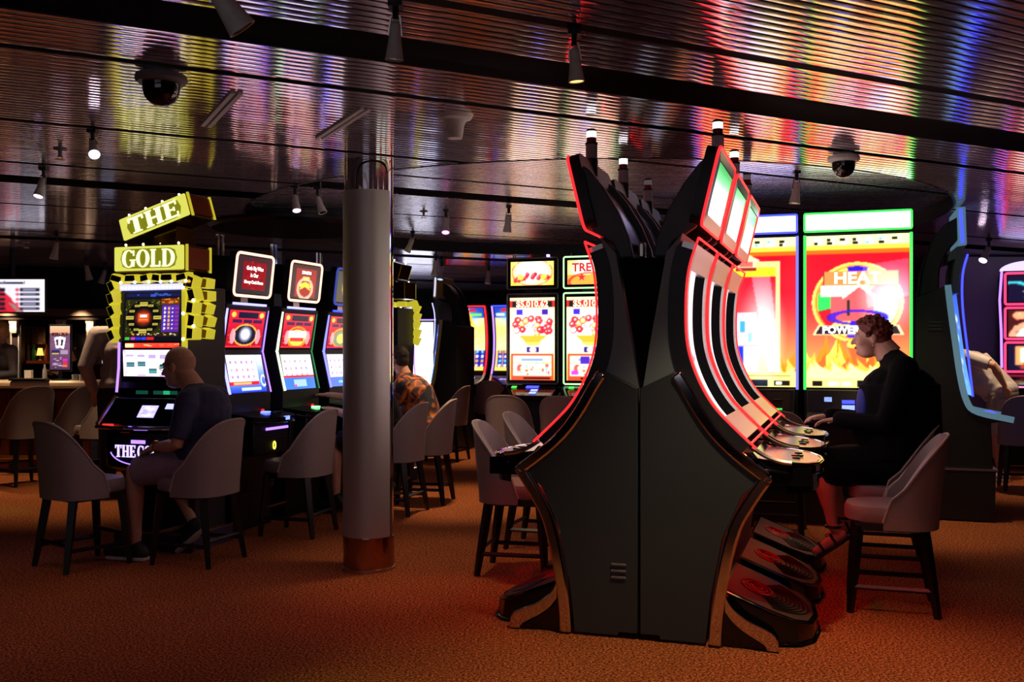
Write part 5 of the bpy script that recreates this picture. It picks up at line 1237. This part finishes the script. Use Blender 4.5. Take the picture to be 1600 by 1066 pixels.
def person(lab, loc, yaw, J, skin, st):
    """figure facing local -x; J holds the joints, st the clothes"""
    p = thing('person', lab, 'person', loc, yaw)
    J = {k: (V(v) if isinstance(v, tuple) else v) for k, v in J.items()}
    B = st.get('build', 1.0); hsz = st.get('head', 1.0)
    # head frame
    hy, hp_ = math.radians(st.get('turn', 0)), math.radians(st.get('nod', 0))
    R = Matrix.Rotation(hy, 3, 'Z') @ Matrix.Rotation(-hp_, 3, 'Y')
    hc = J['head']
    def hd(f, s, u): return hc + R @ V((-f * hsz, s * hsz, u * hsz))
    def el(mb, f, s, u, rf, rs_, ru): mb.ball(hd(f, s, u), (rf * hsz, rs_ * hsz, ru * hsz), R, 18, 12)
    b = MB()
    el(b, -.012, 0, .022, .098, .076, .094); el(b, .035, 0, -.02, .062, .062, .085); el(b, .03, 0, -.07, .056, .055, .05)
    el(b, .078, 0, -.098, .022, .026, .018); el(b, .082, 0, -.066, .020, .026, .014); el(b, .082, 0, .022, .018, .044, .012)
    el(b, .055, .036, -.03, .036, .028, .03); el(b, .055, -.036, -.03, .036, .028, .03)
    b.tube([hd(.088, 0, .012), hd(.104, 0, -.012), hd(.117, 0, -.034)], [.009 * hsz, .011 * hsz, .014 * hsz], 8, round_ends=True)
    for s in (-1, 1):
        el(b, .098, s * .011, -.036, .011, .009, .009)
        el(b, -.012, s * .077, -.012, .019, .009, .031); el(b, -.006, s * .078, -.036, .010, .008, .013)
    if st.get('jowl'): el(b, .03, 0, -.105, .055, .052, .03)
    b.tube([hd(-.03, 0, -.05), hc.lerp(J['neck'], .6), J['neck'] + V((.0, 0, -.03))], [.058 * hsz, .057 * B, .07 * B], 14)
    ch, pe = J['chest'], J['pelvis']
    b.ball(ch, (.11 * B, .15 * B, .16), None); b.ball(pe, (.12 * B, .15 * B, .12), None); b.tube([ch, pe], [.12 * B, .12 * B], 12)
    for k in 'nf':
        sh, e_, wr = J['sh' + k], J['el' + k], J['wr' + k]
        b.tube([J['neck'] + V((.01, 0, -.05)), sh], [.055 * B, .05 * B], 10, round_ends=True)
        b.tube([sh, sh.lerp(e_, .45), e_, e_.lerp(wr, .3), wr], [.052 * B, .047 * B, .037 * B, .04 * B, .026], 12, round_ends=True)
        hdv = J.get('hd' + k, wr - e_); b.tube([wr, wr + hdv.normalized() * .03], [.026, .024], 10)
        hand(b, wr, hdv, J.get('hn' + k, V((0, 0, -1))), st.get('hand', 1.0), st.get('curl', .35))
        hi_, kn, an = J['hip' + k], J['kn' + k], J['an' + k]
        b.tube([hi_, hi_.lerp(kn, .5), kn, kn.lerp(an, .3), kn.lerp(an, .7), an], [.088 * B, .076 * B, .055 * B, .056 * B, .042, .034], 14, round_ends=True)
        hl, to = J['heel' + k], J['toe' + k]
        b.tube([an, hl.lerp(an, .4)], [.035, .033], 10, round_ends=True); b.tube([hl, hl.lerp(to, .45), to], [.032, .036, .024], 10, round_ends=True)
    body = blob('body', b, .0062, skin, p, 5)
    for s in (-1, 1):
        e = MB(); e.ball(hd(.076, s * .031, .004), .0125 * hsz, R, 10, 8); eo = e.build('eye', M['eye'], p)
        MB().ball(hd(.0865, s * .031, .004), .0055 * hsz, R, 8, 6).build('iris', M['iris'], eo)
    MB().ball(hd(.1005, 0, -.062), (.005 * hsz, .020 * hsz, .004 * hsz), R, 10, 6).ball(hd(.0995, 0, -.071), (.006 * hsz, .018 * hsz, .005 * hsz), R, 10, 6).build('mouth', M['lip'], p)
    # clothes
    tm = MB(); wdt = st.get('girth', 1.0) * B
    tm.ball(ch, (.135 * wdt, .175 * B, .18), None); tm.ball(ch.lerp(pe, .55) + V((-.03 * wdt, 0, 0)), (.15 * wdt, .18 * B, .17), None); tm.ball(pe + V((0, 0, .03)), (.15 * wdt, .185 * B, .13), None)
    tm.tube([ch + V((0, 0, .05)), pe], [.14 * wdt, .145 * wdt], 14)
    for k in 'nf':
        sh, e_, wr = J['sh' + k], J['el' + k], J['wr' + k]
        tm.tube([J['neck'] + V((.015, 0, -.055)), sh + V((0, 0, .008))], [.066 * B, .066 * B], 10, round_ends=True)
        if st['sleeve'] == 'long': tm.tube([sh, e_, wr.lerp(e_, .06)], [.074 * B, .062 * B, .046 * B], 12, round_ends=True)
        else: tm.tube([sh, sh.lerp(e_, .5), sh.lerp(e_, .86)], [.072 * B, .066 * B, .062 * B], 12)
    if st.get('collar'): tm.tube([J['neck'] + V((.0, 0, -.045)), J['neck'] + V((-.005, 0, .012))], [.082 * B, .074 * B], 14)
    blob('top', tm, .010, st['top'], p, 7)
    lg = MB(); lg.ball(pe + V((0, 0, -.02)), (.152 * wdt, .182 * B, .12), None)
    for k in 'nf':
        hi_, kn, an = J['hip' + k], J['kn' + k], J['an' + k]
        L = st['legs']
        if L <= 1: lg.tube([hi_, hi_.lerp(kn, L * .5), hi_.lerp(kn, L)], [.108 * B, .098 * B, .09 * B], 14)
        else: lg.tube([hi_, kn, kn.lerp(an, (L - 1) * .5), kn.lerp(an, L - 1)], [.106 * B, .082 * B, .075, .066], 14, round_ends=True)
    blob(st.get('legname', 'shorts'), lg, .010, st['bottom'], p, 6)
    for k in 'nf':
        hl, to, an = J['heel' + k], J['toe' + k], J['an' + k]
        d = (to - hl).normalized(); up = V((0, 0, 1)); up = (up - d * up.dot(d)).normalized()
        sm = MB(); sm.tube([hl - d * .01 + up * .004, hl.lerp(to, .5) + up * .004, to + d * .03], [.043, .045, .033], 12, round_ends=True)
        if not st.get('sandal'): sm.tube([hl + up * .02, hl.lerp(an, .7)], [.045, .044], 12, round_ends=True)
        if not st.get('sandal'): so_ = blob('shoe', sm, .008, st['shoe'], p, 4)
        else:
            so_ = MB()
            for q in (.3, .75):
                c = hl.lerp(to, q) + up * .0; sd = d.cross(up); so_.tube([c + sd * .045 - up * .03] + [c + sd * .045 * math.cos(t) + up * .043 * math.sin(t) for t in (.5, 1.0, 1.57, 2.1, 2.6)] + [c - sd * .045 - up * .03], .009, 6)
            so_.tube([an + (an - hl).normalized() * .0 + V((.045 * math.cos(t), .045 * math.sin(t), 0)) for t in [2 * PI * q / 14 for q in range(15)]], .009, 6)
            so_ = so_.build('sandal', st['shoe'], p)
        ol = [(0, -.03), (.05, -.042), (.15, -.04), (.24, -.046), (.29, -.036), (.31, 0), (.29, .036), (.24, .046), (.15, .04), (.05, .042), (0, .03)]
        sd = d.cross(up); Lf = (to - hl).length + .08; o0 = hl - d * .04 - up * .045
        MB().prism(ol, lambda a, c, t: o0 + d * a / .31 * Lf + sd * c * 1.08 + up * t, 0, .022).build('sole', st['sole'], so_, bev=.004)
    return p, hd, R, hsz
def hair_short(p, hd, R, hsz, m, tufts=260, top=.025, seed=1, long_=False):
    r_ = random.Random(seed); h = MB()
    h.ball(hd(-.022, 0, .04), (.102 * hsz, .083 * hsz, .092 * hsz), R, 20, 14)
    h.ball(hd(-.06, 0, -.01), (.062 * hsz, .072 * hsz, .075 * hsz), R, 16, 10)
    for k in range(tufts):
        a = r_.uniform(0, 2 * PI); z = r_.uniform(-.35, 1); c = math.sqrt(max(0, 1 - z * z))
        n = V((c * math.cos(a), c * math.sin(a), z))
        if n.x > .45 and z < .45: continue
        q = V((-.018 + n.x * .098, n.y * .081, .036 + n.z * .09)); l = top * r_.uniform(.5, 1.2)
        tp_ = q + V((n.x * l + r_.uniform(.0, .012), n.y * l, n.z * l))
        h.tube([hd(*q), hd(*(q.lerp(tp_, .6))), hd(*tp_)], [.012 * hsz, .009 * hsz, .003 * hsz], 5)
    return blob('hair', h, .006, m, p, 2)
def glasses(p, hd, R, hsz, m):
    g = MB()
    for s in (-1, 1):
        g.ring([hd(.098 - .012 * abs(math.cos(t)) * (1 if s * math.cos(t) > 0 else 0), s * (.033 + .023 * math.cos(t)), .002 + .017 * math.sin(t)) for t in [2 * PI * q / 18 for q in range(18)]], .0022 * hsz, 5)
        g.tube([hd(.088, s * .056, .008), hd(.06, s * .073, .010), hd(-.01, s * .080, .010), hd(-.025, s * .080, -.008)], .0024 * hsz, 5)
    g.tube([hd(.100, -.011, .006), hd(.104, 0, .010), hd(.100, .011, .006)], .0022 * hsz, 5)
    return g.build('glasses', m, p)

# bald man on the left, side-on, playing the gold-topped machine
shirt = mat('navy_checked_shirt', (46, 48, 84), .75, noise=.25, scale=14); shorts = mat('grey_lilac_shorts', (150, 132, 148), .8)
J = dict(head=(-.225, -.02, 1.318), neck=(-.105, -.02, 1.195), chest=(-.03, 0, 1.01), pelvis=(-.06, 0, .70),
         shn=(-.03, -.185, 1.09), eln=(-.075, -.235, .80), wrn=(-.315, -.16, .775), hdn=V((-.85, .2, -.45)), shf=(-.05, .185, 1.09), elf=(-.14, .23, .81), wrf=(-.36, .13, .80), hdf=V((-1, -.1, -.3)),
         hipn=(-.10, -.10, .665), knn=(-.50, -.13, .595), ann=(-.475, -.14, .115), heeln=(-.43, -.14, .05), toen=(-.665, -.155, .05),
         hipf=(-.10, .10, .665), knf=(-.43, .14, .60), anf=(-.24, .15, .235), heelf=(-.19, .15, .185), toef=(-.36, .155, .055))
mp = CHAIRS[1].location
p, hd, R, hz = person('bald man with glasses in a dark checked shirt and pale shorts, seated side-on', (mp.x + .06, mp.y, 0), YAW_FRONT, J, M['skin'], dict(top=shirt, sleeve='short', bottom=shorts, legs=.93, shoe=mat('dark_trainer', (34, 36, 34), .6), sole=M['white_paint'], turn=0, nod=8, build=1.14, girth=1.12, jowl=True, head=1.12))
glasses(p, hd, R, hz, M['black'])
def fringe(nu, nv):
    a = -2.2 + 4.4 * nu; z = -.55 + .75 * nv; c = math.sqrt(1 - z * z)
    return hd(-.012 - .1005 * c * math.cos(a), .0785 * c * math.sin(a), .022 + .0965 * z)
MB().grid(fringe, 30, 8).build('hair', mat('grey_stubble', (186, 140, 112), .8, noise=.2, scale=200), p)
wr = V(J['wrn']); dr = (V(J['eln']) - wr).normalized()
wt = MB(); s1 = dr.cross(V((0, 0, 1))).normalized(); s2 = dr.cross(s1)
wt.ring([wr + dr * .035 + s1 * .035 * math.cos(t) + s2 * .035 * math.sin(t) for t in [2 * PI * q / 16 for q in range(16)]], .008, 6); wt.ball(wr + dr * .035 + V((0, -.01, .036)), (.018, .018, .007)); wt.build('wristwatch', M['gold'], p)

# woman in black at the centre bank
blk = mat('black_knit', (6, 6, 8), .9, noise=.2, scale=60, spec=.15); blk2 = mat('black_skirt', (6, 6, 8), .9, spec=.15)
hairred = mat('auburn_hair', (104, 44, 34), .6, noise=.3, scale=70)
J = dict(head=(-.135, 0, 1.508), neck=(-.03, 0, 1.42), chest=(.03, 0, 1.16), pelvis=(.04, 0, .74),
         shn=(.05, -.19, 1.30), eln=(-.06, -.27, .965), wrn=(-.335, -.12, .985), hdn=V((-.8, .2, -.12)), shf=(.035, .19, 1.30), elf=(-.16, .25, .96), wrf=(-.40, .12, .99), hdf=V((-.9, -.2, -.1)),
         hipn=(.0, -.10, .69), knn=(-.43, -.11, .655), ann=(-.37, -.12, .30), heeln=(-.315, -.12, .25), toen=(-.475, -.13, .135),
         hipf=(.0, .10, .69), knf=(-.43, .12, .655), anf=(-.30, .13, .32), heelf=(-.22, .13, .29), toef=(-.40, .14, .20))
wp_ = CHAIRS[13].location
p, hd, R, hz = person('woman in black with short auburn hair and clear glasses, seated in profile', (wp_.x + .02, wp_.y, 0), YAW_FRONT, J, M['skin2'], dict(top=blk, sleeve='long', bottom=blk2, legs=1.1, legname='skirt', shoe=mat('dark_strap', (20, 14, 14), .5), sole=M['black'], sandal=True, turn=0, nod=2, build=1.24, girth=1.42, jowl=True, head=1.0))
hair_short(p, hd, R, hz, hairred, 300, .026, 4)
glasses(p, hd, R, hz, mat('clear_frame', (215, 210, 212), .15))
MB().ball(hd(-.008, -.083, -.055), .008, nu=8, nv=6).build('earring', M['silver'], p)
sk = MB(); sk.ball((-.22, 0, .715), (.30, .22, .10)); sk.ball((-.40, 0, .66), (.11, .21, .10)); blob('skirt_lap', sk, .011, blk2, p, 5)
bl = MB(); bl.ball((-.175, -.02, 1.06), (.055, .12, .16)); blob('blouse_front', bl, .010, mat('blue_blouse', (30, 40, 150), .7), p, 4, 'blue blouse front showing under the black top')

# man in a floral shirt behind the column
flo = bpy.data.materials.new('floral_shirt'); flo.use_nodes = True
nt = flo.node_tree; bb = nt.nodes['Principled BSDF']; bb.inputs['Roughness'].default_value = .7
tc = nt.nodes.new('ShaderNodeTexCoord'); vo = nt.nodes.new('ShaderNodeTexNoise'); vo.inputs['Scale'].default_value = 7; vo.inputs['Detail'].default_value = 4; vo.inputs['Distortion'].default_value = 1.5
rp = nt.nodes.new('ShaderNodeValToRGB'); e = rp.color_ramp.elements; e[0].position = .46; e[0].color = (*lin((26, 30, 44)), 1); e[1].position = .62; e[1].color = (*lin((216, 120, 40)), 1); x = e.new(.53); x.color = (*lin((150, 70, 26)), 1)
nt.links.new(tc.outputs['Object'], vo.inputs['Vector']); nt.links.new(vo.outputs['Fac'], rp.inputs['Fac']); nt.links.new(rp.outputs['Color'], bb.inputs['Base Color'])
SEAT = dict(head=(-.10, 0, 1.36), neck=(-.05, 0, 1.205), chest=(.0, 0, 1.0), pelvis=(.04, 0, .71),
            shn=(.0, -.19, 1.10), eln=(-.12, -.25, .85), wrn=(-.36, -.15, .90), shf=(.0, .19, 1.10), elf=(-.12, .25, .85), wrf=(-.36, .15, .90),
            hipn=(.0, -.10, .67), knn=(-.44, -.12, .62), ann=(-.42, -.13, .16), heeln=(-.37, -.13, .07), toen=(-.57, -.14, .05),
            hipf=(.0, .10, .67), knf=(-.44, .12, .62), anf=(-.42, .13, .16), heelf=(-.37, .13, .07), toef=(-.57, .14, .05))
dj = mat('dark_trousers', (22, 22, 28), .8); dsh = mat('dark_shoe', (20, 18, 18), .5)
fp = CHAIRS[3].location
LEAN = dict(SEAT); LEAN.update(head=(-.27, 0, 1.34), neck=(-.19, 0, 1.20), chest=(-.08, 0, 1.0), shn=(-.13, -.19, 1.10), shf=(-.13, .19, 1.10), eln=(-.22, -.25, .86), elf=(-.22, .25, .86), wrn=(-.46, -.15, .90), wrf=(-.46, .15, .90))
fp = CHAIRS[4].location
p, hd, R, hz = person('man in a dark shirt with orange floral print, seen from behind right of the column', (fp.x - .03, fp.y, 0), YAW_FRONT, LEAN, M['skin'], dict(top=flo, sleeve='short', bottom=dj, legs=1.9, legname='trousers', shoe=dsh, sole=M['black'], build=1.1, girth=1.1, collar=True, turn=-10))
hair_short(p, hd, R, hz, mat('dark_brown_hair', (44, 30, 24), .7), 120, .012, 3)
# player hidden by the column, arm on the middle red machine
fp = CHAIRS[3].location
J = dict(LEAN); J.update(elf=(-.36, .16, .98), wrf=(-.60, .06, 1.02), hdf=V((-1, -.3, .05)))
p, hd, R, hz = person('player almost hidden by the column, arm stretched to the red machine', (fp.x - .08, fp.y, 0), YAW_FRONT, J, M['skin'], dict(top=mat('dark_top', (26, 26, 34), .8), sleeve='short', bottom=dj, legs=.9, shoe=dsh, sole=M['black']))
hair_short(p, hd, R, hz, mat('black_hair', (20, 16, 16), .6), 100, .012, 5)
# man bending at the right
stand = lambda: dict(hipn=(.0, -.10, .90), knn=(-.03, -.11, .50), ann=(.0, -.12, .10), heeln=(.04, -.12, .05), toen=(-.17, -.13, .05), hipf=(.0, .10, .90), knf=(-.04, .11, .50), anf=(.02, .12, .10), heelf=(.06, .12, .05), toef=(-.15, .13, .05))
J = stand(); J.update(head=(-.58, 0, 1.50), neck=(-.47, 0, 1.40), chest=(-.27, 0, 1.24), pelvis=(-.0, 0, .97), shn=(-.38, -.20, 1.36), eln=(-.10, -.30, 1.26), wrn=(.02, -.22, 1.04), hdn=V((.2, .3, -1)), shf=(-.42, .19, 1.34), elf=(-.60, .22, 1.12), wrf=(-.76, .16, .98))
p, hd, R, hz = person('man in white t-shirt and beige shorts bending over behind the hooked machine', ((1562 - 800) / F * 10.9, 10.9, 0), YAW_FRONT, J, M['skin'], dict(top=mat('white_tshirt', (214, 210, 208), .8), sleeve='short', bottom=mat('beige_shorts', (176, 164, 150), .8), legs=.98, shoe=mat('pale_trainer', (170, 170, 190), .6), sole=M['white_paint'], build=1.12, girth=1.15, nod=20))
hair_short(p, hd, R, hz, mat('grey_hair', (110, 100, 96), .7), 100, .012, 6)
# people at the bar
J = stand(); J.update(head=(-.03, 0, 1.66), neck=(0, 0, 1.50), chest=(.02, 0, 1.27), pelvis=(.02, 0, .96), shn=(.0, -.20, 1.42), eln=(-.03, -.27, 1.14), wrn=(-.26, -.16, 1.13), hdn=V((-1, .1, -.1)), shf=(.0, .20, 1.42), elf=(-.10, .25, 1.15), wrf=(-.32, .14, 1.12), hdf=V((-1, 0, -.1)))
p, hd, R, hz = person('bartender in a grey shirt standing behind the bar at the left edge', (-6.28, 12.25, 0), PI / 2 - .5, J, M['skin'], dict(top=mat('grey_shirt', (120, 118, 132), .8), sleeve='long', bottom=dj, legs=1.9, legname='trousers', shoe=dsh, sole=M['black'], collar=True))
hair_short(p, hd, R, hz, mat('blond_hair', (190, 150, 80), .6), 100, .014, 7)
J = dict(SEAT); J.update(wrn=(-.30, -.10, 1.0), wrf=(-.3, .1, 1.0))
p, hd, R, hz = person('dark-haired person in black sitting across the bar behind the lit display', ((124 - 800) / F * 12.5, 12.5, .12), PI / 2 - .7, J, M['skin'], dict(top=blk, sleeve='long', bottom=dj, legs=1.9, legname='trousers', shoe=dsh, sole=M['black']))
hm = MB(); hm.ball(hd(-.03, 0, .02), (.11, .095, .115), R); hm.tube([hd(-.06, 0, 0), hd(-.08, 0, -.12), hd(-.07, 0, -.24)], [.085, .09, .07], 12, round_ends=True); blob('hair', hm, .009, mat('dark_hair', (34, 22, 20), .55), p, 4)
st_ = thing('counter_stool', 'plain high stool under the dark-haired person behind the bar', 'stool', ((124 - 800) / F * 12.5 , 12.5, 0))
MB().lathe([(.17, .60), (.18, .63), (.17, .66), (.0001, .665)], 20).build('seat', M['leather'], st_)
for a in range(4): MB().tube([(.11 * math.cos(a * PI / 2), .11 * math.sin(a * PI / 2), .6), (.17 * math.cos(a * PI / 2), .17 * math.sin(a * PI / 2), 0)], .016, 6).build('leg', M['legs'], st_)
J = stand(); J.update(head=(.0, 0, 1.66), neck=(.02, 0, 1.50), chest=(.02, 0, 1.27), pelvis=(.02, 0, .96), shn=(.02, -.205, 1.43), eln=(.05, -.30, 1.15), wrn=(-.10, -.24, .95), hdn=V((-.2, .1, -1)), shf=(.02, .205, 1.43), elf=(.05, .27, 1.15), wrf=(-.14, .2, 1.0), hdf=V((-.6, 0, -.6)))
p, hd, R, hz = person('man in a light grey shirt standing, back to us, left of the gold-topped machine', ((191 - 800) / F * 9.7, 9.7, 0), -PI / 2 + .35, J, M['skin'], dict(top=mat('light_grey_shirt', (176, 160, 158), .8), sleeve='long', bottom=dj, legs=1.9, legname='trousers', shoe=dsh, sole=M['black'], collar=True, build=1.05))
p.scale = (1.1, 1.1, 1.1)
hair_short(p, hd, R, hz, mat('brown_hair', (60, 44, 36), .7), 100, .012, 8)
